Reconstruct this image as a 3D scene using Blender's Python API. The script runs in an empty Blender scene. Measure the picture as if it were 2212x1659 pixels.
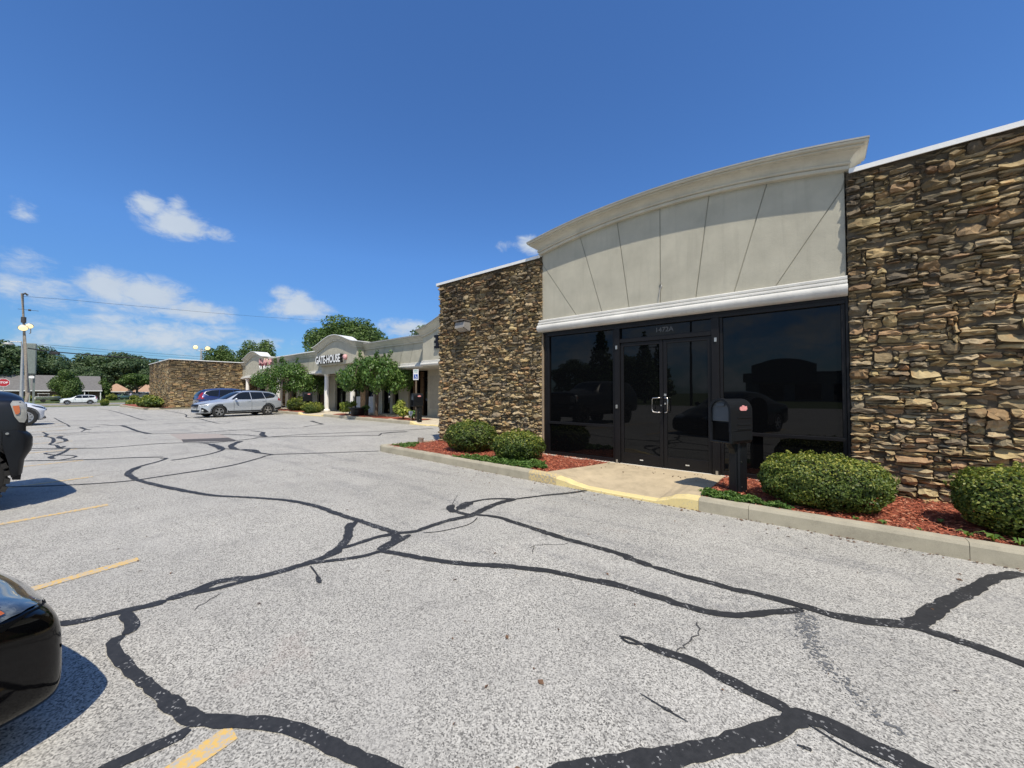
import bpy, bmesh, math, random
import numpy as np
from mathutils import Vector, Matrix
from mathutils.bvhtree import BVHTree
R_ = math.radians
SC = bpy.context.scene
COL = SC.collection
# ------------------------------------------------------------------ camera
F = 815.0; CX = 1106.0; CY = 829.5; HZ = 848.0; CAMH = 1.42
YAW = R_(51.0)
PIT = math.atan((HZ - CY) / F)
s_, c_ = math.sin(YAW), math.cos(YAW)
RV = Vector((s_, c_, 0))
FV = Vector((-c_ * math.cos(PIT), s_ * math.cos(PIT), math.sin(PIT)))
UV = RV.cross(FV)
cam = bpy.data.cameras.new('camera'); camo = bpy.data.objects.new('camera', cam); COL.objects.link(camo)
camo.matrix_world = Matrix(((RV.x, UV.x, -FV.x, 0), (RV.y, UV.y, -FV.y, 0), (RV.z, UV.z, -FV.z, CAMH), (0, 0, 0, 1)))
cam.sensor_width = 36.0; cam.sensor_fit = 'HORIZONTAL'
cam.lens = F / 2212.0 * 36.0
cam.clip_start = 0.05; cam.clip_end = 4000
SC.camera = camo
def ray(x, y):
    return RV * ((x - CX) / F) + UV * ((CY - y) / F) + FV
def gz(x, y, z=0.0):
    d = ray(x, y); t = (z - CAMH) / d.z; return Vector((d.x * t, d.y * t, z))
def oy(x, y, Y):
    d = ray(x, y); t = Y / d.y; return Vector((d.x * t, Y, CAMH + d.z * t))
def ox(x, y, X):
    d = ray(x, y); t = X / d.x; return Vector((X, d.y * t, CAMH + d.z * t))
def c3(x, y): return ((850 + x * .22604) / 1.38879, (900 + y * .22604) / 1.38879)
def c2(x, y): return ((400 + x * .22604) / 1.38879, (950 + y * .22604) / 1.38879)
def c1(x, y): return ((x * .22604) / 1.38879, (900 + y * .22604) / 1.38879)
def k7(x, y): return ((1550 + x * .663) / 1.38879, (350 + y * .663) / 1.38879)
# ------------------------------------------------------------------ light
sun_dir = Vector((.36, -.26, .73)).normalized()
el = math.asin(sun_dir.z); az = math.atan2(sun_dir.x, sun_dir.y)
sl = bpy.data.lights.new('sun', 'SUN'); sl.energy = 5.0; sl.angle = R_(0.53); sl.color = (1.0, .915, .775)
so = bpy.data.objects.new('sun', sl); COL.objects.link(so)
so.rotation_euler = (-sun_dir).to_track_quat('-Z', 'Y').to_euler(); so.location = (5, -5, 30)
W = bpy.data.worlds.new('World'); SC.world = W; W.use_nodes = True
nt = W.node_tree; N = nt.nodes; L = nt.links; N.clear()
out = N.new('ShaderNodeOutputWorld'); bg = N.new('ShaderNodeBackground'); bg.inputs['Strength'].default_value = 0.085
sky = N.new('ShaderNodeTexSky'); sky.sky_type = 'NISHITA'; sky.sun_disc = False
sky.sun_elevation = el; sky.sun_rotation = az; sky.altitude = 0; sky.air_density = 1.1; sky.dust_density = 0.25; sky.ozone_density = 3.0
L.new(bg.outputs[0], out.inputs[0])
def wm(op, a, b=None, c=None, clamp=False):
    n = N.new('ShaderNodeMath'); n.operation = op; n.use_clamp = clamp
    for i, v in enumerate((a, b, c)):
        if v is None: continue
        if isinstance(v, (int, float)): n.inputs[i].default_value = v
        else: L.new(v, n.inputs[i])
    return n.outputs[0]
tc = N.new('ShaderNodeTexCoord'); sp = N.new('ShaderNodeSeparateXYZ'); L.new(tc.outputs['Generated'], sp.inputs[0])
A0 = math.atan2(FV.y, FV.x); ca_, sa_ = math.cos(A0), math.sin(A0)
AZ = wm('ARCTAN2', wm('SUBTRACT', wm('MULTIPLY', sp.outputs[1], ca_), wm('MULTIPLY', sp.outputs[0], sa_)), wm('ADD', wm('MULTIPLY', sp.outputs[0], ca_), wm('MULTIPLY', sp.outputs[1], sa_))); EL = wm('ARCSINE', sp.outputs[2])
cmb = N.new('ShaderNodeCombineXYZ'); L.new(AZ, cmb.inputs[0]); L.new(wm('MULTIPLY', EL, 1.7), cmb.inputs[1])
def noise(scale, detail=6, rough=.55, dist=0.0, off=0.0):
    mp = N.new('ShaderNodeMapping'); L.new(cmb.outputs[0], mp.inputs[0]); mp.inputs['Location'].default_value = (off, off * .7, off)
    n = N.new('ShaderNodeTexNoise'); n.inputs['Scale'].default_value = scale; n.inputs['Detail'].default_value = detail
    n.inputs['Roughness'].default_value = rough; n.inputs['Distortion'].default_value = dist
    L.new(mp.outputs[0], n.inputs['Vector']); return n.outputs[0]
n1 = noise(9.0, 8, .58, .35, 3.1); n2 = noise(4.2, 7, .56, .2, 11.7); n3 = noise(34.0, 8, .68, .8, 5.3)
# cumulus banks standing in fixed directions of the sky: centre azimuth, elevation, half widths, weight
banks = []
def az_of(d): return math.atan2(d.y * ca_ - d.x * sa_, d.x * ca_ + d.y * sa_)
def bank(x, y, wx, wy, w):
    d = ray(x, y).normalized(); e = math.asin(d.z); a = az_of(d)
    d2 = ray(x + wx, y).normalized(); d3 = ray(x, y - wy).normalized()
    banks.append((a, e, abs(az_of(d2) - a), abs(math.asin(d3.z) - e), w))
bank(395, 487, 75, 36, 1.0); bank(320, 445, 45, 30, .8); bank(465, 505, 50, 22, .75); bank(382, 440, 25, 26, .55)
bank(235, 620, 80, 42, .95); bank(330, 640, 100, 38, .95); bank(420, 668, 90, 28, .85); bank(130, 640, 150, 45, .6)
bank(40, 450, 50, 40, .5); bank(60, 570, 90, 50, .42); bank(20, 615, 70, 30, .6); bank(650, 665, 75, 34, .85); bank(610, 640, 40, 24, .6); bank(700, 672, 40, 22, .6)
bank(870, 712, 60, 24, .9); bank(1140, 528, 34, 26, .75); bank(1090, 530, 25, 18, .45)
bank(300, 730, 420, 46, .60); bank(540, 745, 260, 40, .5); bank(60, 710, 220, 60, .55); bank(150, 690, 260, 40, .45); bank(-80, 600, 120, 60, .5)
tot = None
for (a, e, wa, we, w) in banks:
    u = wm('DIVIDE', wm('SUBTRACT', AZ, a), wa); v = wm('DIVIDE', wm('SUBTRACT', EL, e), we)
    d2 = wm('ADD', wm('MULTIPLY', u, u), wm('MULTIPLY', v, v))
    g = wm('MULTIPLY', wm('POWER', 2.718, wm('MULTIPLY', d2, -1.0)), w)
    tot = g if tot is None else wm('MAXIMUM', tot, g)
# scattered cloud elsewhere round the horizon (seen in the dark panes)
rest = wm('MULTIPLY', wm('SUBTRACT', wm('ABSOLUTE', AZ), 1.25, clamp=True), 1.6, clamp=True)
lowmask = wm('MULTIPLY', wm('SUBTRACT', 1.0, wm('DIVIDE', wm('ABSOLUTE', wm('SUBTRACT', EL, .40)), .62), clamp=True), rest)
tot = wm('MAXIMUM', tot, lowmask)
nn = wm('ADD', wm('MULTIPLY', wm('SUBTRACT', n1, .5), 1.8), wm('ADD', wm('MULTIPLY', wm('SUBTRACT', n2, .5), .9), wm('MULTIPLY', wm('SUBTRACT', n3, .5), .8)))
dens = wm('ADD', tot, wm('MULTIPLY', wm('MULTIPLY', nn, .9), wm('MULTIPLY', tot, 3.5, clamp=True)))
mr = N.new('ShaderNodeMapRange'); mr.interpolation_type = 'SMOOTHSTEP'; L.new(dens, mr.inputs[0])
mr.inputs[1].default_value = .24; mr.inputs[2].default_value = .88; mr.inputs[3].default_value = 0; mr.inputs[4].default_value = .93
above = wm('MULTIPLY', mr.outputs[0], wm('MULTIPLY', wm('ADD', EL, .02), 30, clamp=True))
mix = N.new('ShaderNodeMix'); mix.data_type = 'RGBA'; L.new(above, mix.inputs[0])
hue = N.new('ShaderNodeHueSaturation'); hue.inputs['Saturation'].default_value = 1.0; hue.inputs['Value'].default_value = 1.0
L.new(sky.outputs[0], hue.inputs['Color']); tintn = N.new('ShaderNodeMix'); tintn.data_type = 'RGBA'; tintn.blend_type = 'MULTIPLY'; tintn.inputs[0].default_value = 1.0
tintn.inputs[7].default_value = (.80, 1.27, 1.86, 1); L.new(hue.outputs[0], tintn.inputs[6]); hz_ = N.new('ShaderNodeMapRange'); L.new(EL, hz_.inputs[0]); hz_.inputs[1].default_value = 0.0; hz_.inputs[2].default_value = .32; hz_.inputs[3].default_value = .60; hz_.inputs[4].default_value = 1.0
hzm = N.new('ShaderNodeVectorMath'); hzm.operation = 'SCALE'; L.new(tintn.outputs[2], hzm.inputs[0]); L.new(hz_.outputs[0], hzm.inputs['Scale']); L.new(hzm.outputs[0], mix.inputs[6])
cmr = N.new('ShaderNodeMapRange'); L.new(n1, cmr.inputs[0]); cmr.inputs[1].default_value = .35; cmr.inputs[2].default_value = .7; cmr.inputs[3].default_value = .8; cmr.inputs[4].default_value = 1.0
cc = N.new('ShaderNodeMix'); cc.data_type = 'RGBA'; L.new(cmr.outputs[0], cc.inputs[0]); cc.inputs[6].default_value = (3.6, 4.6, 6.2, 1); cc.inputs[7].default_value = (7.2, 8.1, 9.2, 1)
L.new(cc.outputs[2], mix.inputs[7]); L.new(mix.outputs[2], bg.inputs[0])
SC.view_settings.view_transform = 'Standard'; SC.view_settings.look = 'None'; SC.view_settings.exposure = 0.0; SC.view_settings.gamma = 1.0
SC.cycles.max_bounces = 8; SC.cycles.use_denoising = True
# ------------------------------------------------------------------ helpers
def setp(o, label=None, cat=None, group=None, kind=None):
    if label: o['label'] = label
    if cat: o['category'] = cat
    if group: o['group'] = group
    if kind: o['kind'] = kind
    return o
def thing(name, label, cat, loc=(0, 0, 0), rz=0.0, group=None):
    o = bpy.data.objects.new(name, None); COL.objects.link(o); o.location = loc; o.rotation_euler = (0, 0, rz)
    o.empty_display_size = .2
    return setp(o, label, cat, group)
class MB:
    def __init__(self): self.v = []; self.f = []
    def quad(self, *p):
        n = len(self.v); self.v += [tuple(q) for q in p]; self.f.append(tuple(range(n, n + len(p))))
    def box(self, x0, x1, y0, y1, z0, z1):
        n = len(self.v)
        self.v += [(x0, y0, z0), (x1, y0, z0), (x1, y1, z0), (x0, y1, z0), (x0, y0, z1), (x1, y0, z1), (x1, y1, z1), (x0, y1, z1)]
        self.f += [tuple(n + i for i in q) for q in ((0, 3, 2, 1), (4, 5, 6, 7), (0, 1, 5, 4), (1, 2, 6, 5), (2, 3, 7, 6), (3, 0, 4, 7))]
        return self
    def prism(self, poly, h0, h1, axis='z', c=0):
        # poly in the plane perpendicular to axis
        n = len(self.v); m = len(poly)
        def P(a, b, h): return {'z': (a, b, h), 'y': (a, h, b), 'x': (h, a, b)}[axis]
        self.v += [P(a, b, h0) for a, b in poly] + [P(a, b, h1) for a, b in poly]
        self.f.append(tuple(n + i for i in reversed(range(m)))); self.f.append(tuple(n + m + i for i in range(m)))
        for i in range(m):
            j = (i + 1) % m; self.f.append((n + i, n + j, n + m + j, n + m + i))
        return self
    def tube(self, path, r, seg=8, cap=True):
        path = [Vector(p) for p in path]; rr = r if isinstance(r, (list, tuple)) else [r] * len(path)
        n = len(self.v); up = Vector((0, 0, 1))
        for i, p in enumerate(path):
            t = (path[min(i + 1, len(path) - 1)] - path[max(i - 1, 0)]).normalized()
            a = t.cross(up)
            if a.length < .05: a = t.cross(Vector((1, 0, 0)))
            a.normalize(); b = t.cross(a)
            for k in range(seg):
                w = 2 * math.pi * k / seg; self.v.append(tuple(p + (a * math.cos(w) + b * math.sin(w)) * rr[i]))
        for i in range(len(path) - 1):
            for k in range(seg):
                q = (k + 1) % seg; self.f.append((n + i * seg + k, n + i * seg + q, n + (i + 1) * seg + q, n + (i + 1) * seg + k))
        if cap:
            self.f.append(tuple(n + k for k in reversed(range(seg)))); m = n + (len(path) - 1) * seg; self.f.append(tuple(m + k for k in range(seg)))
        return self
    def lathe(self, prof, c=(0, 0, 0), seg=24, axis='z', closed=False, cap=True):
        n = len(self.v); m = len(prof)
        for (r, h) in prof:
            for k in range(seg):
                w = 2 * math.pi * k / seg; a, b = r * math.cos(w), r * math.sin(w)
                q = {'z': (a, b, h), 'y': (a, h, b), 'x': (h, a, b)}[axis]
                self.v.append((q[0] + c[0], q[1] + c[1], q[2] + c[2]))
        for i in range(m if closed else m - 1):
            j = (i + 1) % m
            for k in range(seg):
                q = (k + 1) % seg; self.f.append((n + i * seg + k, n + i * seg + q, n + j * seg + q, n + j * seg + k))
        if not closed and cap:
            if prof[0][0] > 1e-5: self.f.append(tuple(n + k for k in reversed(range(seg))))
            if prof[-1][0] > 1e-5: self.f.append(tuple(n + (m - 1) * seg + k for k in range(seg)))
        return self
    def grid(self, rows, flip=False):
        n = len(self.v); a = len(rows); b = len(rows[0])
        for r in rows: self.v += [tuple(p) for p in r]
        for i in range(a - 1):
            for j in range(b - 1):
                q = (n + i * b + j, n + i * b + j + 1, n + (i + 1) * b + j + 1, n + (i + 1) * b + j)
                self.f.append(q[::-1] if flip else q)
        return self
    def xf(self, M):
        self.v = [tuple(M @ Vector(p)) for p in self.v]; return self
    def build_each(self, name, mat, parent=None, world=False, bevel=0.0):
        for i in range(0, len(self.v), 8):
            m = MB(); m.v = self.v[i:i + 8]; m.f = [tuple(q - i for q in f) for f in self.f if i <= f[0] < i + 8]; m.build(name, mat, parent, world, bevel=bevel)
    def build(self, name, mat, parent=None, world=False, smooth=False, bevel=0.0, fix=True):
        v = self.v
        if parent is not None and world:
            l = parent.location; v = [(p[0] - l.x, p[1] - l.y, p[2] - l.z) for p in v]
        me = bpy.data.meshes.new(name); me.from_pydata(v, [], self.f)
        if fix or bevel:
            bm = bmesh.new(); bm.from_mesh(me)
            bmesh.ops.recalc_face_normals(bm, faces=bm.faces)
            if bevel: 
                eg = [e for e in bm.edges if len(e.link_faces) == 2 and e.calc_face_angle(0) > .6]
                bmesh.ops.bevel(bm, geom=eg, offset=bevel, segments=2, affect='EDGES', profile=.5, clamp_overlap=True)
            bm.to_mesh(me); bm.free()
        return link(name, me, mat, parent, smooth)
def link(name, me, mat, parent=None, smooth=False):
    if mat:
        for m in (mat if isinstance(mat, (list, tuple)) else [mat]): me.materials.append(m)
    if smooth is True:
        for p in me.polygons: p.use_smooth = True
    elif smooth:
        for p in me.polygons: p.use_smooth = True
        try: me.set_sharp_from_angle(angle=R_(smooth))
        except Exception: pass
    o = bpy.data.objects.new(name, me); COL.objects.link(o)
    if parent is not None: o.parent = parent
    return o
def copy_tree(o, parent=None):
    c = o.copy(); COL.objects.link(c)
    if parent is not None: c.parent = parent
    for ch in list(o.children): copy_tree(ch, c)
    return c
def text_mesh(s, size, depth, mat, parent, name, M, xs=1.0, off=0.0, space=1.0, smat=None):
    cu = bpy.data.curves.new('t', 'FONT'); cu.body = s; cu.size = size; cu.extrude = depth; cu.offset = off; cu.space_character = space
    cu.align_x = 'CENTER'; cu.align_y = 'CENTER'; cu.resolution_u = 3
    ob = bpy.data.objects.new('t', cu); COL.objects.link(ob)
    dg = bpy.context.evaluated_depsgraph_get(); dg.update()
    me = bpy.data.meshes.new_from_object(ob.evaluated_get(dg)); bpy.data.objects.remove(ob); bpy.data.curves.remove(cu)
    for v in me.vertices: v.co = M @ Vector((v.co.x * xs, v.co.y, v.co.z))
    me.materials.clear(); me.materials.append(mat)
    if smat:
        me.materials.append(smat)
        fn = (M.to_3x3() @ Vector((0, 0, 1))).normalized()
        for p in me.polygons: p.material_index = 0 if p.normal.dot(fn) > .5 else 1
    me.name = name
    o = bpy.data.objects.new(name, me); COL.objects.link(o)
    if parent is not None: o.parent = parent
    return o
# ------------------------------------------------------------------ materials
MATS = {}
class NT:
    def __init__(self, name):
        m = bpy.data.materials.new(name); m.use_nodes = True; self.m = m; self.t = m.node_tree; self.N = self.t.nodes; self.L = self.t.links
        self.b = self.N['Principled BSDF']; self.tc = self.N.new('ShaderNodeTexCoord')
    def inp(self, n, i, v):
        if isinstance(v, bpy.types.NodeSocket): self.L.new(v, n.inputs[i])
        else: n.inputs[i].default_value = v
    def math(self, op, a, b=None, c=None, clamp=False):
        n = self.N.new('ShaderNodeMath'); n.operation = op; n.use_clamp = clamp
        for i, v in enumerate((a, b, c)):
            if v is not None: self.inp(n, i, v)
        return n.outputs[0]
    def vec(self, scale=(1, 1, 1), loc=(0, 0, 0), rot=(0, 0, 0), src='Object'):
        n = self.N.new('ShaderNodeMapping'); self.L.new(self.tc.outputs[src], n.inputs[0])
        n.inputs['Scale'].default_value = scale; n.inputs['Location'].default_value = loc; n.inputs['Rotation'].default_value = rot; return n.outputs[0]
    def noise(self, scale, detail=4, rough=.55, vec=None, dist=0.0):
        n = self.N.new('ShaderNodeTexNoise'); n.inputs['Scale'].default_value = scale; n.inputs['Detail'].default_value = detail
        n.inputs['Roughness'].default_value = rough; n.inputs['Distortion'].default_value = dist
        self.L.new(vec if vec is not None else self.tc.outputs['Object'], n.inputs['Vector']); return n.outputs[0]
    def voro(self, scale, vec=None, feature='F1', out='Color'):
        n = self.N.new('ShaderNodeTexVoronoi'); n.feature = feature; n.inputs['Scale'].default_value = scale
        self.L.new(vec if vec is not None else self.tc.outputs['Object'], n.inputs['Vector']); return n.outputs[out]
    def ramp(self, fac, stops, interp='LINEAR'):
        n = self.N.new('ShaderNodeValToRGB'); n.color_ramp.interpolation = interp; e = n.color_ramp.elements
        while len(e) > 1: e.remove(e[-1])
        e[0].position = stops[0][0]; e[0].color = tuple(stops[0][1]) + (1,) if len(stops[0][1]) == 3 else stops[0][1]
        for p, c in stops[1:]:
            k = e.new(p); k.color = tuple(c) + (1,)
        self.inp(n, 0, fac); return n.outputs[0]
    def mr(self, v, a, b, c=0.0, d=1.0):
        n = self.N.new('ShaderNodeMapRange'); self.inp(n, 0, v)
        for i, k in enumerate((a, b, c, d)): n.inputs[i + 1].default_value = k
        return n.outputs[0]
    def mix(self, f, a, b, mode='MIX'):
        n = self.N.new('ShaderNodeMix'); n.data_type = 'RGBA'; n.blend_type = mode
        self.inp(n, 0, f); self.inp(n, 6, a if not isinstance(a, tuple) or len(a) == 4 else a + (1,)); self.inp(n, 7, b if not isinstance(b, tuple) or len(b) == 4 else b + (1,)); return n.outputs[2]
    def bump(self, h, strength=.3, dist=.01):
        n = self.N.new('ShaderNodeBump'); self.inp(n, 'Height', h); n.inputs['Strength'].default_value = strength; n.inputs['Distance'].default_value = dist
        self.L.new(n.outputs[0], self.b.inputs['Normal']); return n
    def attr(self, name, out='Fac'):
        n = self.N.new('ShaderNodeAttribute'); n.attribute_name = name; return n.outputs[out]
    def fin(self, color=None, rough=.6, metal=0.0, **kw):
        if color is not None: self.inp(self.b, 'Base Color', color if not isinstance(color, tuple) or len(color) == 4 else color + (1,))
        self.inp(self.b, 'Roughness', rough); self.inp(self.b, 'Metallic', metal)
        for k, v in kw.items(): self.inp(self.b, k.replace('_', ' '), v)
        return self.m
def simple(name, col, rough=.5, metal=0.0, var=.12, scale=6.0, bump=0.0, bscale=60.0, **kw):
    if name in MATS: return MATS[name]
    t = NT(name)
    n = t.noise(scale, 5, .6); lo = tuple(c * (1 - var) for c in col); hi = tuple(min(1, c * (1 + var)) for c in col)
    c = t.ramp(n, [(.3, lo), (.7, hi)])
    if bump: t.bump(t.noise(bscale, 3), bump, .01)
    MATS[name] = t.fin(c, rough, metal, **kw); return MATS[name]
def M_asphalt():
    t = NT('weathered_asphalt')
    v = t.voro(160.0); g = t.math('MULTIPLY', v, 1.0)
    sp_ = t.N.new('ShaderNodeSeparateColor'); t.L.new(v, sp_.inputs[0])
    n0 = t.noise(260.0, 2, .6); n00 = t.noise(95.0, 3, .65)
    k = t.math('ADD', t.math('MULTIPLY', sp_.outputs[0], .55), t.math('ADD', t.math('MULTIPLY', n0, .25), t.math('MULTIPLY', n00, .4)))
    base = t.ramp(k, [(.30, (.05, .049, .044)), (.41, (.19, .184, .168)), (.54, (.34, .33, .300)), (.74, (.515, .50, .452)), (.95, (.66, .64, .58))])
    big = t.noise(.55, 6, .6); col = t.mix(t.mr(big, .38, .7, 0.0, .34), base, (.20, .197, .185))
    mot = t.mr(t.noise(2.6, 6, .68, t.vec((1, 1, 1), (31, 7, 2))), .52, .70, 0, .30); col = t.mix(mot, col, (.16, .157, .15))
    pale_ = t.mr(t.noise(1.1, 5, .6, t.vec((1, 1, 1), (3, 17, 2))), .50, .72, 0, .35); col = t.mix(pale_, col, (.47, .455, .42))  # random paler patches
    oil = t.mr(t.noise(3.4, 3, .5, t.vec((1, 1, 1), (51, 7, 9))), .70, .76, 0, .55); col = t.mix(t.math('MULTIPLY', oil, t.mr(t.noise(30, 4, .7), .38, .58)), col, (.07, .07, .07))
    # tyre scuffs that run along the lane beside the kerb
    vs = t.vec((.32, 2.4, 1), rot=(0, 0, R_(-4))); st = t.noise(1.15, 5, .62, vs)
    sep = t.N.new('ShaderNodeSeparateXYZ'); t.L.new(t.tc.outputs['Object'], sep.inputs[0])
    lane = t.math('MULTIPLY', t.mr(sep.outputs[1], 1.9, 3.4), t.math('SUBTRACT', 1.0, t.mr(sep.outputs[1], 4.3, 4.9)))
    stv = t.math('MULTIPLY', t.mr(st, .50, .66), t.math('ADD', t.math('MULTIPLY', lane, .65), .12))
    fine = t.mr(t.noise(24, 4, .7), .42, .62)
    col = t.mix(t.math('MULTIPLY', stv, fine), col, (.11, .115, .125))
    red = t.mr(t.noise(1.7, 5, .6, t.vec((1, 1, 1), (7, 3, 1))), .66, .76, 0, .16); col = t.mix(red, col, (.34, .24, .2))
    t.bump(k, .5, .006)
    return t.fin(col, .86)
def M_stone(dark=1.0, name='fieldstone'):
    t = NT(name)
    a = t.attr('Col', 'Color'); n = t.noise(22, 5, .65); c = t.mix(t.mr(n, .3, .7, 0, .6), a, t.mix(1.0, a, (.45, .40, .33), 'MULTIPLY'))
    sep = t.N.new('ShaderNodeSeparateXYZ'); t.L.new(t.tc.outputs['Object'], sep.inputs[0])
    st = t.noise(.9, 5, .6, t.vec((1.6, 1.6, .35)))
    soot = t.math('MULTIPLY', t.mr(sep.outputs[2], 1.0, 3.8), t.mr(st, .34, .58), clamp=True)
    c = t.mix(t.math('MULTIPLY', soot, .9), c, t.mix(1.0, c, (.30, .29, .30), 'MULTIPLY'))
    rust = t.mr(t.noise(5, 4, .6), .58, .72, 0, .5); c = t.mix(rust, c, t.mix(1.0, c, (1.15, .72, .42), 'MULTIPLY'))
    t.bump(t.noise(60, 6, .7), .55, .012)
    return t.fin(c, .88)
def M_leaf(name, lo, mid, hi, rough=.55):
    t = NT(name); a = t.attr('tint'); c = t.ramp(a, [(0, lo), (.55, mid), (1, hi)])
    t.b.inputs['Specular IOR Level'].default_value = .35
    m = t.fin(c, rough)
    tr = t.N.new('ShaderNodeBsdfTranslucent'); mx = t.N.new('ShaderNodeMixShader'); mx.inputs[0].default_value = .22
    t.L.new(t.mix(1.0, c, (1.3, 1.5, .5), 'MULTIPLY'), tr.inputs[0]); t.L.new(t.b.outputs[0], mx.inputs[1]); t.L.new(tr.outputs[0], mx.inputs[2])
    t.L.new(mx.outputs[0], t.N['Material Output'].inputs[0]); return m
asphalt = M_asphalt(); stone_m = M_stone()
mortar = simple('mortar', (.10, .08, .055), .95, var=.3, scale=14, bump=.6, bscale=90)
def M_sealer():
    t = NT('crack_sealer'); n = t.noise(30, 4, .7); w = t.noise(7, 4, .65, t.vec((1, 1, 1), (3, 1, 0)))
    c = t.ramp(n, [(.3, (.015, .016, .0175)), (.75, (.033, .034, .036))]); sv = t.voro(120.0)
    sp_ = t.N.new('ShaderNodeSeparateColor'); t.L.new(sv, sp_.inputs[0])
    worn = t.math('MULTIPLY', t.math('GREATER_THAN', sp_.outputs[0], .9), t.mr(w, .5, .6)); c = t.mix(t.math('MULTIPLY', worn, .7), c, (.4, .4, .39))
    t.bump(t.noise(130, 3), .25, .003); return t.fin(c, .68)
sealer = M_sealer()
def M_yellow(name='yellow_line_paint', wear=.51, col=(.64, .42, .12), under=(.40, .39, .37)):
    t = NT(name); n = t.noise(38, 5, .75); c = t.mix(t.mr(n, wear - .06, wear + .06), col, under); t.bump(n, .3, .003); return t.fin(c, .8)
yline = M_yellow(); ykerb = M_yellow('yellow_kerb_paint', .61, (.74, .60, .28), (.42, .39, .32))
ykerb_worn = M_yellow('worn_yellow_kerb_paint', .52, (.64, .49, .22), (.33, .31, .27))
def M_conc(name, col, s=5.0):
    t = NT(name); n = t.noise(s, 6, .62); f = t.noise(140, 3, .6); st = t.noise(1.3, 5, .6, t.vec((1, 1, 1), (4, 2, 9)))
    c = t.ramp(t.math('ADD', t.math('MULTIPLY', n, .6), t.math('MULTIPLY', f, .4)), [(.33, tuple(k * .72 for k in col)), (.5, col), (.68, tuple(min(1, k * 1.18) for k in col))])
    c = t.mix(t.mr(st, .55, .75, 0, .35), c, tuple(k * .55 for k in col)); t.bump(f, .35, .004); return t.fin(c, .85)
conc = M_conc('kerb_concrete', (.40, .365, .275)); slab_m = M_conc('slab_concrete', (.47, .385, .255)); walk_m = M_conc('walk_concrete', (.55, .48, .36))
def M_stucco(name, col):
    t = NT(name); n = t.noise(2.2, 6, .6); f = t.noise(170, 4, .65); g = t.noise(.8, 4, .5, t.vec((2.5, 2.5, .5)))
    c = t.mix(t.mr(n, .3, .7, 0, 1), tuple(k * .86 for k in col), tuple(min(1, k * 1.08) for k in col)); c = t.mix(t.mr(t.noise(3.2, 6, .65, t.vec((3, 3, .28), (5, 5, 5))), .52, .75, 0, .34), c, tuple(k * .62 for k in col)); c = t.mix(t.mr(g, .58, .8, 0, .25), c, tuple(k * .7 for k in col))
    t.bump(t.math('ADD', f, t.math('MULTIPLY', t.noise(28, 4, .6), .8)), .5, .006); return t.fin(c, .9)
stucco = M_stucco('greige_stucco', (.455, .432, .348)); stucco_l = M_stucco('cream_trim_stucco', (.55, .52, .425)); stucco_w = M_stucco('white_trim_stucco', (.64, .63, .59))
groove_m = simple('groove_stucco', (.33, .32, .26), .95)  # stucco somewhat darker than the panels, for the groove backs
flash = simple('metal_flashing', (.36, .35, .32), .5, .3, var=.25, scale=3)
coping_m = simple('white_metal_coping', (.80, .80, .78), .45, var=.05)
bronze = simple('dark_bronze_frame', (.007, .0065, .0075), .42, .0, var=.2, Specular_IOR_Level=.3)
def M_glass(name, col=(.003, .0033, .0038), ior=1.37):
    t = NT(name); n = t.noise(.9, 3, .5); t.bump(n, .04, .02); m = t.fin(col, .015); t.b.inputs['IOR'].default_value = ior; return m
pane = M_glass('dark_tinted_glass'); carglass = M_glass('car_glass', (.01, .012, .014), 1.5)
steel = simple('brushed_steel', (.55, .54, .52), .28, 1.0, var=.1, scale=40)
alu = simple('aluminium_rim', (.50, .51, .53), .3, .9, var=.08)
blackp = simple('black_plastic', (.006, .0075, .010), .46, var=.2, bump=.08, bscale=220, Specular_IOR_Level=.32)
rubber = simple('tyre_rubber', (.018, .018, .018), .85, var=.2, bump=.2)
darkm = simple('dark_interior', (.002, .002, .002), .6, Specular_IOR_Level=.1)
# ------------------------------------------------------------------ ground
def ground_z(x):
    if x > -52: return 0.0
    if x > -92: return -0.75 * ((-52 - x) / 40.0)
    return -0.75
xs = [60, 30, 10, 0, -10, -20, -30, -40, -46, -52, -58, -64, -70, -76, -79.5]
g = MB(); g.grid([[(x, y, ground_z(x)) for y in (-30, -10, 0, 10, 20, 45)] for x in xs], flip=True)
setp(g.build('parking_lot', asphalt, fix=False), kind='structure')
def M_grass():
    t = NT('mown_grass'); n = t.noise(.35, 6, .6); f = t.noise(9, 5, .7)
    c = t.ramp(t.math('ADD', t.math('MULTIPLY', n, .6), t.math('MULTIPLY', f, .4)), [(.35, (.045, .075, .02)), (.55, (.09, .125, .04)), (.7, (.16, .17, .07))])
    t.bump(f, .6, .05); return t.fin(c, .9)
grass = M_grass()
g = MB(); g.grid([[(x, y, (ground_z(x) - .06) if x > -113 else (-.81 if x > -116 else -.27)) for y in (-900, -300, -80, 0, 60, 200, 900)] for x in (900, 300, 0, -52, -65, -80, -92, -112, -115, -124, -300, -1200)], flip=True)
setp(g.build('ground', grass, fix=False), kind='structure')
g = MB(); g.grid([[(x, y, -.70) for y in (-200, -50, 0, 50, 200)] for x in (-96, -110)], flip=True)
roadm = simple('road_asphalt', (.24, .24, .245), .9, var=.12, scale=.6, bump=.3)
setp(g.build('road', roadm, fix=False), kind='structure')
g = MB()
for X0 in (-96.2, -110.4): g.box(X0, X0 + .3, -120, 120, -.8, -.6)
setp(g.build('road_kerb', conc), kind='structure')
g = MB(); g.grid([[(x, y, -.66) for y in (-90, 90)] for x in (-112.5, -114)], flip=True)
setp(g.build('sidewalk', walk_m, fix=False), kind='structure')
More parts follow.
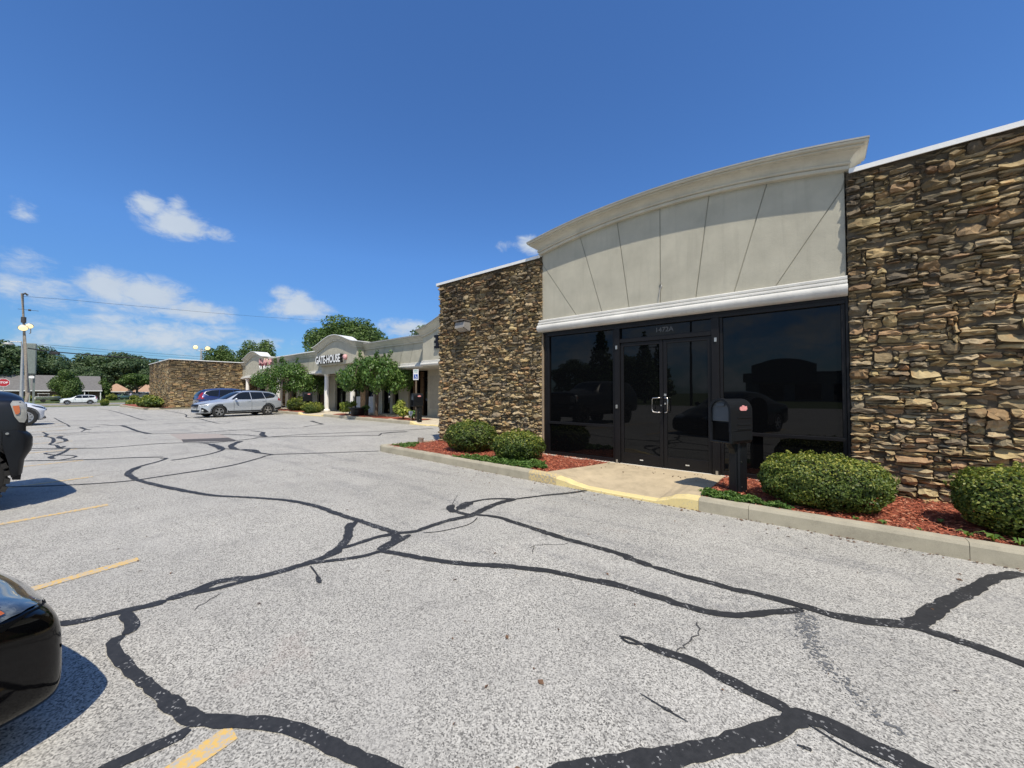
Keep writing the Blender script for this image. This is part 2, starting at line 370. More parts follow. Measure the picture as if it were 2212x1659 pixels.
# ------------------------------------------------------------------ crack sealant (sheet of its own just above the asphalt)
def A(x, y): return (216 + x * .3255, 828 + y * .3255)
def B(x, y): return (1296.1 + x * .41407, 1224.1 + y * .41407)
def C(x, y): return (x * .30562, 1152 + y * .30562)
def D(x, y): return (x * .19531, 792.06 + y * .19531)
def Ej(x, y): return (792.06 + x * .26042, 1022.5 + y * .26042)
def V(x, y): return (x, y)
def catmull(P, n):
    out = []
    for i in range(len(P) - 1):
        p0, p1, p2, p3 = P[max(i - 1, 0)], P[i], P[i + 1], P[min(i + 2, len(P) - 1)]
        m = max(2, min(60, int(n((p1, p2)))))
        for k in range(m):
            t = k / m
            out.append(tuple(.5 * ((2 * b) + (-a + c) * t + (2 * a - 5 * b + 4 * c - d) * t * t + (-a + 3 * b - 3 * c + d) * t ** 3) for a, b, c, d in zip(p0, p1, p2, p3)))
    out.append(tuple(P[-1])); return out
cracks = [
 (C, .11, [(380, 640), (560, 625), (800, 570), (1000, 525), (1178, 480)]),
 (A, .12, [(440, 1440), (520, 1415), (650, 1375), (760, 1325), (900, 1300), (1040, 1290), (1180, 1255), (1380, 1195), (1500, 1150), (1600, 1105)]),
 (A, .09, [(560, 1405), (700, 1380), (850, 1345), (950, 1315), (1040, 1295)]),
 (A, .165, [(1500, 1150), (1590, 1090), (1640, 1030), (1655, 960), (1680, 925)]), (A, .09, [(1665, 965), (1700, 920), (1745, 905)]),
 (A, .10, [(1600, 1100), (1700, 1068), (1800, 1035), (1900, 1010), (2000, 998)]),
 (A, .09, [(1400, 1200), (1500, 1182), (1650, 1165), (1780, 1140), (1870, 1112)]),
 (Ej, .15, [(100, 640), (180, 600), (240, 560), (240, 510)]), (Ej, .09, [(120, 640), (220, 590), (290, 550), (360, 510)]),
 (Ej, .12, [(210, 500), (300, 495), (400, 485), (490, 455), (600, 415), (700, 388), (800, 368), (880, 345), (960, 305), (1060, 262), (1160, 230), (1240, 215)]),
 (Ej, .085, [(1240, 215), (1350, 200), (1500, 182), (1650, 168), (1750, 155), (1825, 143)]),
 (Ej, .07, [(1240, 215), (1100, 212), (980, 218), (880, 238), (820, 262), (780, 290), (745, 310)]), (Ej, .17, [(870, 240), (820, 262), (770, 300)]),
 (Ej, .13, [(715, 262), (695, 285), (700, 308), (745, 322)]), (Ej, .10, [(720, 312), (780, 330), (850, 345), (920, 345)]),
 (Ej, .10, [(900, 345), (1000, 352), (1100, 368), (1200, 400), (1330, 440), (1480, 492), (1650, 545), (1850, 600), (2050, 655), (2212, 705)]),
 (Ej, .025, [(470, 495), (600, 485), (720, 460), (830, 432), (890, 400), (918, 368)]),
 (Ej, .10, [(120, 645), (250, 668), (400, 695), (600, 728), (850, 755), (1100, 770), (1300, 788), (1500, 812), (1700, 850), (1900, 895), (2130, 950)]),
 (B, .10, [(-20, 70), (100, 100), (200, 130), (320, 165), (420, 200), (560, 238), (640, 250), (720, 255), (900, 240), (1060, 228)]),
 (B, .10, [(270, 0), (450, 52), (600, 92), (700, 120), (800, 140), (900, 165), (1000, 190), (1080, 215), (1250, 262), (1450, 292), (1560, 300), (1650, 320), (1750, 348), (2000, 432), (2212, 510), (2400, 570)]),
 (V, .10, [(1346.8, 1203.5), (1378, 1213), (1408, 1224.1)]),
 (B, .125, [(1600, 300), (1680, 285), (1750, 225), (1850, 170), (1950, 120), (2050, 65), (2130, 48), (2200, 35)]),
 (B, .105, [(225, 408), (300, 435), (400, 468), (500, 505), (600, 560), (700, 610), (800, 660), (900, 710), (1000, 762)]),
 (B, .03, [(100, 365), (160, 380), (230, 412)]), (B, .025, [(110, 372), (150, 400), (220, 408)]),
 (B, .115, [(990, 762), (1100, 795), (1200, 830), (1300, 885), (1450, 950), (1600, 1022), (1720, 1090), (1900, 1200)]),
 (B, .125, [(1050, 780), (950, 835), (850, 870), (750, 905), (600, 945), (450, 975), (300, 1005), (120, 1035), (-60, 1070), (-300, 1125)]),
 (B, .014, [(1070, 815), (1180, 885), (1300, 960), (1500, 1060)]), (B, .03, [(1030, 935), (1080, 950), (1110, 965)]), (B, .05, [(1060, 945), (1105, 962)]),
 (B, .012, [(210, 665), (330, 740), (460, 815)]), (B, .03, [(320, 735), (380, 765)]),
 (C, .105, [(880, 570), (930, 640), (910, 700), (850, 735)]), (C, .085, [(870, 725), (800, 775), (810, 830), (870, 920), (960, 1010), (1080, 1100), (1178, 1200)]),
 (V, .094, [(350, 1508), (375, 1528), (400, 1545), (430, 1557), (500, 1560), (560, 1563), (620, 1573), (680, 1596), (740, 1625), (800, 1652), (860, 1680), (980, 1740)]),
 (V, .08, [(410, 1575), (360, 1604), (305, 1629), (244, 1657), (200, 1680), (120, 1725)]),
 (A, .02, [(1395, 1215), (1430, 1260), (1455, 1300)]), (A, .05, [(1440, 1285), (1460, 1330)]),
 (A, .11, [(400, 498), (440, 500), (380, 522), (310, 540), (250, 558), (205, 580), (182, 604), (205, 622), (240, 640), (310, 660), (400, 682), (500, 703), (600, 722), (760, 747), (960, 757), (1150, 770), (1300, 787), (1450, 822), (1560, 862), (1700, 908), (1850, 958), (1975, 998)]),
 (A, .14, [(250, 558), (200, 585), (190, 605), (230, 632)]),
 (A, .09, [(-660, 690), (-300, 680), (0, 665), (230, 645), (400, 620), (600, 590), (750, 568), (900, 540), (1050, 500), (1150, 475), (1400, 466), (1850, 450)]),
 (A, .09, [(1150, 475), (1050, 462), (950, 445), (820, 435)]), (A, .18, [(1050, 465), (1020, 445), (940, 440)]),
 (A, .10, [(-660, 435), (-300, 432), (0, 430), (250, 412), (420, 400), (640, 395), (730, 405), (790, 425), (815, 442), (720, 472), (560, 500), (470, 512)]), (A, .22, [(735, 405), (790, 425), (812, 440)]),
 (A, .10, [(-660, 520), (-300, 512), (0, 505), (200, 495), (420, 490)]),
 (A, .2, [(930, 385), (870, 415), (900, 440)]), (A, .1, [(640, 395), (800, 390), (1000, 370), (1100, 358), (1500, 352), (1850, 345)]),
 (A, .09, [(-600, 345), (-300, 335), (0, 325), (250, 323), (330, 336), (560, 332), (700, 325), (900, 312), (1160, 300), (1300, 298)]),
 (A, .16, [(140, 280), (180, 292), (250, 318), (330, 336)]), (A, .10, [(0, 172), (60, 180), (160, 205), (270, 240), (320, 245)]),
 (A, .09, [(-600, 260), (-200, 250), (200, 244), (560, 236)]), (A, .09, [(-300, 285), (0, 275), (140, 280), (600, 262), (1000, 245)]),
 (A, .10, [(430, 180), (560, 205), (575, 225), (660, 236), (780, 265), (868, 260)]), (A, .09, [(800, 340), (950, 343), (1090, 355), (1130, 356)]),
 (A, .2, [(1085, 325), (1075, 340), (1095, 354)]), (A, .09, [(1000, 315), (1085, 325)]), (A, .09, [(1130, 356), (1400, 338), (1900, 318), (2212, 300)]),
 (A, .2, [(1400, 250), (1440, 262), (1480, 272)]), (A, .10, [(1480, 272), (1400, 282), (1345, 292)]), (A, .25, [(1880, 332), (1950, 326), (2040, 322)]), (A, .09, [(1850, 348), (1870, 332)]),
 (D, .10, [(600, 568), (680, 612), (740, 640), (770, 665)]), (D, .14, [(470, 725), (520, 750), (500, 772), (580, 790), (590, 830), (550, 860), (620, 872), (660, 900), (715, 880)]),
 (D, .09, [(-300, 760), (200, 735), (500, 715), (900, 685), (1106, 660)]), (D, .08, [(390, 775), (700, 760), (1106, 740)]),
 (D, .09, [(-300, 960), (390, 928), (700, 910)]), (D, .14, [(760, 910), (710, 945), (640, 975), (560, 1000), (590, 1020)]), (D, .09, [(700, 938), (600, 948), (500, 960), (560, 975), (700, 980), (790, 985), (840, 997), (750, 1020), (600, 1042)]),
 (D, .2, [(670, 770), (655, 790), (715, 802), (735, 825)]), (D, .09, [(735, 825), (620, 852)]), (D, .2, [(890, 670), (940, 692), (1000, 700)]), (D, .09, [(950, 695), (900, 720)]),
 (A, .25, [(380, 160), (250, 165)]),
]
rngc = random.Random(4)
cm = MB(); zc = .004
def ribbon(mb, pts, w, z, jit=.20, taper=True):
    Q = [pts[0]]
    for p in pts[1:]:
        if (p - Q[-1]).length > .02: Q.append(p)
    if len(Q) < 2: return
    Lr, Rr = [], []; ph = rngc.random() * 9; s = 0
    for i, p in enumerate(Q):
        t = (Q[min(i + 1, len(Q) - 1)] - Q[max(i - 1, 0)]); t.z = 0; t.normalize(); n = Vector((-t.y, t.x, 0))
        if i: s += (Q[i] - Q[i - 1]).length
        ww = w * .5 * (1 + .22 * math.sin(s * 1.9 + ph) * math.sin(s * .7 + 2 * ph))
        if taper and (i == 0 or i == len(Q) - 1): ww *= .45
        a = ww * (1 + rngc.uniform(-jit, jit)); b = ww * (1 + rngc.uniform(-jit, jit))
        Lr.append((p.x + n.x * a, p.y + n.y * a, z + ground_z(p.x))); Rr.append((p.x - n.x * b, p.y - n.y * b, z + ground_z(p.x)))
    mb.grid([Rr, Lr])
for k, (fn, w, P) in enumerate(cracks):
    if fn is D: w *= .72
    G = [gz(*fn(*p)) for p in P]; G = [p for p in G if p.x > -75]
    pts = catmull([tuple(p) for p in G], lambda q: (Vector(q[0]) - Vector(q[1])).length / .04)
    ribbon(cm, [Vector(p) for p in pts], w * .68, zc + .00005 * k)
setp(cm.build('crack_sealant', sealer, fix=False), kind='structure')
# hairline cracks, not sealed
hm = MB()
for P in ([(510, 285), (515, 320), (515, 355), (470, 380), (440, 420), (390, 450)], [(800, 1390), (680, 1470), (600, 1520)],):
    fn = B if P[0][0] == 510 else A
    pts = [gz(*fn(*p)) for p in P]; q = []
    for a, b in zip(pts, pts[1:]):
        for t in range(6): q.append(a.lerp(b, t / 6) + Vector((rngc.uniform(-.012, .012), rngc.uniform(-.012, .012), 0)))
    ribbon(hm, q, .009, .003, .5)
for P in ([(1390, 600), (1330, 625)], [(1390, 600), (1380, 680)], [(1390, 600), (1480, 590), (1560, 596), (1700, 580)], [(715, 262), (735, 210), (760, 170)]):
    pts = [gz(*Ej(*p)) for p in P]; q = []
    for a, b in zip(pts, pts[1:]):
        for t in range(8): q.append(a.lerp(b, t / 8) + Vector((rngc.uniform(-.012, .012), rngc.uniform(-.012, .012), 0)))
    ribbon(hm, q, .007, .003, .5)
setp(hm.build('hairline_cracks', simple('open_crack', (.06, .06, .06), .9), fix=False), kind='structure')
# old skid mark with a soft speckled edge
def M_skid():
    t = NT('faded_tyre_mark'); n = t.noise(46, 3, .7); u = t.attr('edge'); a = t.math('GREATER_THAN', t.math('SUBTRACT', n, t.math('MULTIPLY', u, .09)), .44)
    m = t.fin((.13, .135, .14), .9); t.L.new(a, t.b.inputs['Alpha']); return m
G = [gz(*B(*p)) for p in [(1060, 240), (1070, 300), (1085, 360), (1120, 430), (1160, 490), (1230, 560), (1320, 650), (1430, 760), (1560, 860), (1640, 910)]]
pts = [Vector(p) for p in catmull([tuple(p) for p in G], lambda q: 8)]
sm = MB(); rows = []
for i, p in enumerate(pts):
    t = (pts[min(i + 1, len(pts) - 1)] - pts[max(i - 1, 0)]).normalized(); n = Vector((-t.y, t.x, 0)); w = .075 * (1 - .55 * i / len(pts))
    rows.append([(p.x + n.x * w * s, p.y + n.y * w * s, .0032) for s in (-1, 0, 1)])
sm.grid(rows); so_ = sm.build('tyre_mark', M_skid(), fix=False); setp(so_, kind='structure')
ca = so_.data.attributes.new('edge', 'FLOAT', 'POINT')
for i in range(len(so_.data.vertices)): ca.data[i].value = .4 + (0 if i % 3 == 1 else 1) + .8 * (i // 3) / len(pts)
# repair patch
pm = MB(); P = [gz(*A(*p)) for p in [(462, 338), (560, 334), (800, 336), (830, 350), (885, 372), (700, 376), (545, 384)]]
pm.quad(*[(p.x, p.y, .003) for p in P]); setp(pm.build('asphalt_patch', simple('faded_patch', (.33, .29, .26), .9, var=.2, scale=20, bump=.4), fix=False), kind='structure')
pm = MB(); P = [gz(*A(*p)) for p in [(540, 373), (700, 367), (850, 361), (905, 378), (890, 386), (700, 386), (552, 391)]]
pm.quad(*[(p.x, p.y, .0036) for p in P]); setp(pm.build('asphalt_patch', simple('dark_patch', (.075, .07, .068), .9, var=.25, scale=20, bump=.4), fix=False), kind='structure')
# small debris: leaf flecks and bark chips blown onto the lot
def kyf_(x): return 4.955 + max(0, -3.66 - x) / 4.65 * .16 - .01
dm = MB()
for _ in range(520):
    x = rngc.uniform(-8, 3); q_ = rngc.random(); y = rngc.uniform(.4, 4.8) if q_ < .22 else (rngc.uniform(4.3, 4.9) if q_ < .4 else kyf_(x) - .004 - rngc.random() ** 2.2 * .12); s = rngc.uniform(.008, .022); a = rngc.uniform(0, 3.14)
    u = Vector((math.cos(a), math.sin(a), 0)) * s; v = Vector((-u.y, u.x, 0)) * rngc.uniform(.3, .7); c0 = Vector((x, y, .006))
    dm.quad(c0 - u, c0 - v + Vector((0, 0, .006)), c0 + u, c0 + v)
setp(dm.build('leaf_litter', simple('dry_leaf', (.16, .09, .05), .8, var=.5, scale=3), fix=False), kind='stuff')
# ------------------------------------------------------------------ stall lines
lm = MB()
for X in (-1.92, -4.52, -7.0, -9.52, -12.0, -14.5, -17.0, -19.5, -22.0, -24.5, -27.0, 0.6, 3.1):
    rows = []
    for i in range(34):
        y = .52 - i * .16; w = .05 * (1 + rngc.uniform(-.12, .12)); xx = X + .17 * i * .16; rows.append([(xx - w, y, .0034), (xx + w, y, .0034)])
    lm.grid(rows, flip=True)
setp(lm.build('parking_lines', yline, fix=False), kind='structure')
# ------------------------------------------------------------------ kerb, bed, entrance slab of the near unit
KY = 4.94
def kx(v): return oy(v, 1000, KY).x
kd = [(-3.66, .15), (kx(1184), .145), (kx(1215), .105), (kx(1240), .06), (kx(1264), .035), (kx(1330), .03), (kx(1412), .032), (kx(1432), .07), (kx(1458), .13), (kx(1480), .15), (-1.13, .15)]
def kh(x):
    for (a, ha), (b, hb) in zip(kd, kd[1:]):
        if a <= x <= b: t = (x - a) / (b - a); t = t * t * (3 - 2 * t); return ha + (hb - ha) * t
    return .15
def kyf(x):  # front face of the kerb
    if x < -3.66: return 4.955 + (-3.66 - x) / 4.65 * .16
    return 4.95 - .01 * (x + 3.66) / 5
def kerb_run(mb, x0, x1, dx=.15, h=kh, yf=kyf, wd=.15, base=-.02):
    n = max(1, int((x1 - x0) / dx)); rows = []
    for i in range(n + 1):
        x = x0 + (x1 - x0) * i / n; y = yf(x); z = h(x)
        rows.append([(x, y, base), (x, y + .004, z * .8), (x, y + .018, z), (x, y + wd, z), (x, y + wd, base)])
    mb.grid(rows); 
    for r in (rows[0], rows[-1]): mb.quad(*r)
k = MB(); kerb_run(k, -8.20, -5.9); kerb_run(k, -5.895, -4.3); kerb_run(k, -4.296, -3.664)
kerb_run(k, -1.126, -.62); 
for a in range(7): kerb_run(k, -.616 + a * 1.6, -.62 + (a + 1) * 1.6)
# rounded left end and the return that runs back to the building corner
arc = [(-8.20, 5.112), (-8.30, 5.14), (-8.34, 5.22), (-8.33, 5.32), (-8.12, 6.0), (-8.02, 6.50)]
inn = [(-8.20, 5.262), (-8.21, 5.265), (-8.19, 5.28), (-8.16, 5.36), (-7.96, 6.02), (-7.87, 6.50)]
rows = [[(a[0], a[1], -.02), (a[0] + .004, a[1], .12), (a[0] * .9 + b[0] * .1, a[1] * .9 + b[1] * .1, .15), (b[0], b[1], .15), (b[0], b[1], -.02)] for a, b in zip(arc, inn)]
k.grid(rows)
setp(k.build('kerb', conc), kind='structure')
k = MB(); kerb_run(k, -3.66, kx(1200), .05); setp(k.build('yellow_kerb', ykerb_worn), kind='structure')
k = MB(); kerb_run(k, kx(1200) + .002, -1.13, .05); setp(k.build('yellow_kerb', ykerb), kind='structure')
# entrance slab follows the dip of the kerb
rows = []
for j in range(13):
    t = j / 12; r = []
    for i in range(41):
        u = i / 40; xl = -3.42 + .40 * min(1, t * 1.1); xr = -1.135 - .0 * t; x = xl + (xr - xl) * u
        y = 5.098 + (6.60 - 5.098) * t; h0 = kh(x) - .004; s = min(1, t * 1.35); s = s * s * (3 - 2 * s)
        r.append((x, y, h0 + (.133 - h0) * s))
    rows.append(r)
sl_ = MB().grid(rows); rim = [r[0] for r in rows]; sl_.grid([rim, [(p[0], p[1], -.02) for p in rim]]); rim = [r[-1] for r in rows]; sl_.grid([rim, [(p[0], p[1], -.02) for p in rim]])
setp(sl_.build('entrance_slab', slab_m, smooth=False), kind='structure')
# sandy grit washed over the slab
gr = MB()
for _ in range(26):
    x = rngc.uniform(-2.9, -1.3); y = rngc.uniform(5.9, 6.5); s = rngc.uniform(.01, .02); gr.box(x, x + s, y, y + s * .6, .128, .14)
setp(gr.build('grit', simple('twig_grit', (.2, .15, .1), .9)), kind='stuff')
# base ledge under the storefront
b = MB().box(-4.52, .32, 6.58, 6.74, -.02, .131); setp(b.build('storefront_ledge', M_conc('ledge_concrete', (.66, .62, .54))), kind='structure')
# mulch beds
def M_mulch():
    t = NT('red_mulch'); a = t.noise(30, 5, .7); c = t.ramp(a, [(.3, (.09, .022, .014)), (.5, (.26, .065, .034)), (.7, (.42, .14, .075))]); t.bump(a, .9, .02); return t.fin(c, .9)
mulch = M_mulch()
rm = random.Random(8)
def bed(polyfn, x0, x1, y0, y1, z, name, chips=0, step=.12):
    """polyfn(x, y) -> inside; sheet plus chips"""
    mb = MB(); nx = int((x1 - x0) / step); ny = max(3, int((y1 - y0) / step)); 
    rows = [[(x0 + ((polyfn(y0 + (y1 - y0) * j / ny) if polyfn else x1) - x0) * i / nx, y0 + (y1 - y0) * j / ny, z + .018 * math.sin(i * 1.7 + j) * math.sin(j * 2.3 + i * .6)) for i in range(nx + 1)] for j in range(ny + 1)]
    mb.grid(rows); setp(mb.build(name, mulch, fix=False, smooth=True), kind='structure')
def slab_edge(y): return -3.42 + .40 * min(1, max(0, (y - 5.098) / 1.502) * 1.1) + .012
bed(slab_edge, -8.16, -3.43, 5.13, 6.62, .125, 'mulch_bed'); bed(None, -1.13, 9, 5.08, 6.62, .125, 'mulch_bed')
def M_chip():
    t = NT('mulch_chip'); a = t.attr('tint'); c = t.ramp(a, [(0, (.12, .026, .016)), (.5, (.38, .095, .046)), (.85, (.52, .17, .09)), (1, (.55, .30, .19))]); return t.fin(c, .85)
chip_m = M_chip()
def chips(name, n, samp):
    rng = np.random.default_rng(5); P = np.array([samp() for _ in range(n)]); a = rng.uniform(0, 2 * np.pi, n); ln = rng.uniform(.012, .036, n); w = rng.uniform(.003, .008, n); ti = rng.uniform(-.5, .5, n)
    u = np.stack([np.cos(a), np.sin(a), ti * .6], 1) * ln[:, None]; v = np.stack([-np.sin(a), np.cos(a), rng.uniform(-.6, .6, n)], 1) * w[:, None]
    verts = np.stack([P - u, P - v, P + u, P + v], 1).reshape(-1, 3); faces = np.arange(4 * n).reshape(-1, 4)
    me = bpy.data.meshes.new(name); me.from_pydata(verts.tolist(), [], faces.tolist())
    at = me.attributes.new('tint', 'FLOAT', 'FACE'); at.data.foreach_set('value', rng.uniform(0, 1, n).astype(np.float32))
    return setp(link(name, me, chip_m), kind='stuff')
def samp():
    if rm.random() < .42: x = rm.uniform(-8.1, -3.0); y = rm.uniform(5.14, 6.6)
    else: x = rm.uniform(-1.12, 3.2); y = rm.uniform(5.09, 6.6)
    if -3.5 < x < -2 and x > slab_edge(y) - .015: x -= .45
    return (x, y, .135 + rm.uniform(0, .02))
chips('mulch_chips', 26000, samp)
# ------------------------------------------------------------------ stone veneer
def stone_wall(name, parent, W, H, M, seed, cu=.045, cv=.036, skip=None, detail=True, wl=(2, 7), prot=(.020, .092), tone=1.12):
    """coursed rubble: u along the wall, v up, w outward; M maps (u, v, w) to world"""
    rg = random.Random(seed); nu = int(W / cu); nv = int(H / cv); cu = W / nu; cv = H / nv
    occ = [[False] * nu for _ in range(nv)]; V_, F_, Cc = [], [], []
    pal = [(.43, .32, .16), (.50, .39, .21), (.37, .28, .14), (.29, .22, .12), (.42, .28, .14), (.25, .20, .13), (.52, .42, .25), (.35, .29, .18), (.22, .18, .12), (.40, .26, .14), (.47, .36, .19)]
    for j in range(nv):
        for i in range(nu):
            if occ[j][i]: continue
            big = rg.random(); w = rg.randint(*wl); h = 1 if big < .46 else (2 if big < .86 else (3 if big < .97 else 4))
            if h >= 3: w = max(w, 3)
            ww = 0
            while ww < w and i + ww < nu and not occ[j][i + ww]: ww += 1
            w = ww; hh = 1
            while hh < h and j + hh < nv and not any(occ[j + hh][i + q] for q in range(w)): hh += 1
            h = hh
            for b in range(h):
                for a in range(w): occ[j + b][i + a] = True
            u0, u1, v0, v1 = i * cu, (i + w) * cu, j * cv, (j + h) * cv
            if skip and skip((u0 + u1) / 2, (v0 + v1) / 2): continue
            gp = .004; jt = .015
            u0 += gp; u1 -= gp; v0 += gp * .7; v1 -= gp * .7
            out_ = rg.uniform(*prot) * (1 if h > 1 else .8)
            col = rg.choice(pal); bmul = rg.uniform(.62, 1.42) * tone; col = tuple(min(q_, c * bmul) for c, q_ in zip(col, (.52, .415, .26)))
            if detail:
                nx_ = 4 if w > 3 else (3 if w > 2 else 2); ny_ = 3 if h > 1 else 2
                tl = rg.uniform(.3, 1.5) if rg.random() < .55 else rg.uniform(-1.1, .1); tw = rg.uniform(-.6, .6); base = len(V_); idx = {}
                pts = []
                for b in range(ny_ + 1):
                    for a in range(nx_ + 1):
                        fu = a / nx_; fv = b / ny_; ed = (a in (0, nx_)) + (b in (0, ny_))
                        uu = u0 + (u1 - u0) * fu + rg.uniform(-jt, jt) * (1 if 0 < a < nx_ else .7); vv = v0 + (v1 - v0) * fv + rg.uniform(-jt, jt) * .75
                        if ed == 2: uu += (.5 - fu) * rg.uniform(0, .6) * min(.05, (u1 - u0) * .5); vv += (.5 - fv) * rg.uniform(0, .5) * (v1 - v0) * .6
                        wz = out_ * (1 - .34 * (ed > 0) - .16 * (ed > 1)) + tl * (.5 - fv) * (v1 - v0) * .8 + tw * (fu - .5) * (u1 - u0) * .5 + rg.uniform(-.020, .020)
                        pts.append((uu, vv, max(.006, wz)))
                V_ += [M(*p) for p in pts]
                st = nx_ + 1
                for b in range(ny_):
                    for a in range(nx_):
                        q = base + b * st + a
                        if rg.random() < .5: F_ += [(q, q + 1, q + st + 1), (q, q + st + 1, q + st)]
                        else: F_ += [(q, q + 1, q + st), (q + 1, q + st + 1, q + st)]
                        Cc += [col, col]
                ringi = [a for a in range(st)] + [b * st + nx_ for b in range(1, ny_ + 1)] + [ny_ * st + a for a in range(nx_ - 1, -1, -1)] + [b * st for b in range(ny_ - 1, 0, -1)]
                nb = len(V_)
                for q in ringi: p = pts[q]; V_.append(M(p[0], p[1], -.02))
                m_ = len(ringi)
                for q in range(m_): F_.append((base + ringi[q], nb + q, nb + (q + 1) % m_, base + ringi[(q + 1) % m_])); Cc.append(col)
            else:
                base = len(V_); jt2 = .02; o1 = out_
                C4 = [(u0, v0), (u1, v0), (u1, v1), (u0, v1)]; C4 = [(a + rg.uniform(-jt2, jt2), b + rg.uniform(-jt2, jt2)) for a, b in C4]
                for a, b in C4: V_.append(M(a, b, -.02))
                for a, b in C4: V_.append(M(a * .9 + (u0 + u1) * .05, b * .86 + (v0 + v1) * .07, o1 + rg.uniform(-.02, .02)))
                F_ += [tuple(base + q for q in f) for f in ((4, 5, 6, 7), (0, 1, 5, 4), (1, 2, 6, 5), (2, 3, 7, 6), (3, 0, 4, 7))]; Cc += [col] * 5
    me = bpy.data.meshes.new(name); me.from_pydata(V_, [], F_)
    bm = bmesh.new(); bm.from_mesh(me); 
    if M(0, 0, 1)[0] - M(0, 0, 0)[0] + 0 < 2: pass
    bm.to_mesh(me); bm.free()
    at = me.color_attributes.new('Col', 'BYTE_COLOR', 'CORNER'); buf = []
    for p, c in zip(me.polygons, Cc): buf += [c[0], c[1], c[2], 1.0] * p.loop_total
    at.data.foreach_set('color', buf)
    try: at.data.foreach_set('color_srgb', [v ** (1 / 2.2) for v in buf])
    except Exception: pass
    # mortar backing
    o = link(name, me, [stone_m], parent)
    return o
FY = 6.65
near = thing('storefront_building', 'near stone and stucco shop unit with dark glass entrance doors', 'building', (-2.1, FY, 0))
def nloc(f): return lambda u, v, w: (lambda p: (p[0] - near.location.x, p[1] - near.location.y, p[2]))(f(u, v, w))
WT = 4.27
w1 = stone_wall('stone_wall', near, 3.33, WT - .05, nloc(lambda u, v, w: (-7.87 + u, FY - w, v + .06)), 11, cu=.042, cv=.033)
w2 = stone_wall('stone_wall', near, 8.6, WT - .05, nloc(lambda u, v, w: (.33 + u, FY - w, v + .06)), 23, cu=.045, cv=.034)
w3 = stone_wall('stone_wall', near, 7.0, WT, nloc(lambda u, v, w: (-7.86 - w, FY + 7.0 - u, v + .06)), 31, cu=.07, cv=.05, detail=False)
mb = MB().box(-7.86, -4.546, FY - .012, FY + .2, -.02, 4.33).box(.335, 9.0, FY - .012, FY + .2, -.02, 4.33).box(-7.859, -7.66, FY + .2, FY + 7.2, -.02, 4.33).box(8.8, 9.0, FY + .2, FY + 7.2, -.02, 4.33)
mb.build_each('mortar_backing', mortar, near, True)
mb = MB().box(-4.54, .34, FY + .25, FY + .45, 2.7, 4.5).box(-7.66, 8.8, FY + 7.0, FY + 7.2, 0, 4.33)
mb.build_each('rear_wall', stucco, near, True)
MB().box(-7.7, 8.85, FY + .15, FY + 7.1, 4.10, 4.2).build('roof', simple('roof_membrane', (.25, .25, .25), .9), near, True)
cp = MB().box(-7.95, -4.56, FY - .085, FY + .24, 4.335, 4.352).box(-7.95, -4.56, FY - .085, FY - .07, 4.292, 4.335).box(.36, 9.08, FY - .085, FY + .24, 4.335, 4.352).box(.36, 9.08, FY - .085, FY - .07, 4.292, 4.335)
cp.box(-7.95, -7.935, FY - .07, FY + 7.2, 4.27, 4.335).box(-7.95, -7.6, FY + .24, FY + 7.2, 4.335, 4.352)
cp.build_each('coping', coping_m, near, True)
# stucco pediment, panels parted by raked grooves
AX, AR, AS = -2.12, 2.44, .255
RA = (AR * AR + AS * AS) / (2 * AS)
def arch(x): return 4.355 + AS - (RA - math.sqrt(max(0, RA * RA - (x - AX) ** 2)))
XL, XR = -4.555, .315
gr_ = [(-3.75, -4.58, 4.22), (-3.19, -3.63, 4.5), (-2.65, -2.86, 4.6), (-2.09, -2.08, 4.62), (-1.52, -1.31, 4.6), (-.97, -.54, 4.5), (-.43, .345, 4.22)]
def gline(i, z):
    if i < 0: return XL
    if i >= len(gr_): return XR
    b, t, zt = gr_[i]; return b + (t - b) * (z - 3.0) / (zt - 3.0)
pn = MB(); zb = 2.93
for i in range(-1, len(gr_)):
    gp = .008; L0 = []; 
    zs = [zb + (4.62 - zb) * q / 14 for q in range(15)]
    lo = [(max(XL, gline(i, z) + (gp if i >= 0 else 0)), z) for z in zs]; hi = [(min(XR, gline(i + 1, z) - (gp if i + 1 < len(gr_) else 0)), z) for z in zs]
    rows = []
    for (a, z), (b_, _) in zip(lo, hi):
        if b_ - a < .004: break
        rows.append([(a + (b_ - a) * q / 8, min(z, arch(a + (b_ - a) * q / 8) + .02)) for q in range(9)])
    if len(rows) < 2: continue
    pn.grid([[(x, FY, z) for x, z in r] for r in rows])
    for side in (0, 8): pn.grid([[(r[side][0], FY, r[side][1]) for r in rows], [(r[side][0], FY + .012, r[side][1]) for r in rows]])
    top = rows[-1]; pn.grid([[(x, FY, z) for x, z in top], [(x, FY + .012, z) for x, z in top]])
pn.build('stucco_panel', stucco, near, True, fix=False)
bk = MB(); P = [(XL, zb)] + [(XR, zb)] + [(XR - (XR - XL) * q / 24, arch(XR - (XR - XL) * q / 24) + .03) for q in range(25)]
bk.prism(P, FY + .012, FY + .25, 'y'); bk.build('groove_backing', groove_m, near, True)
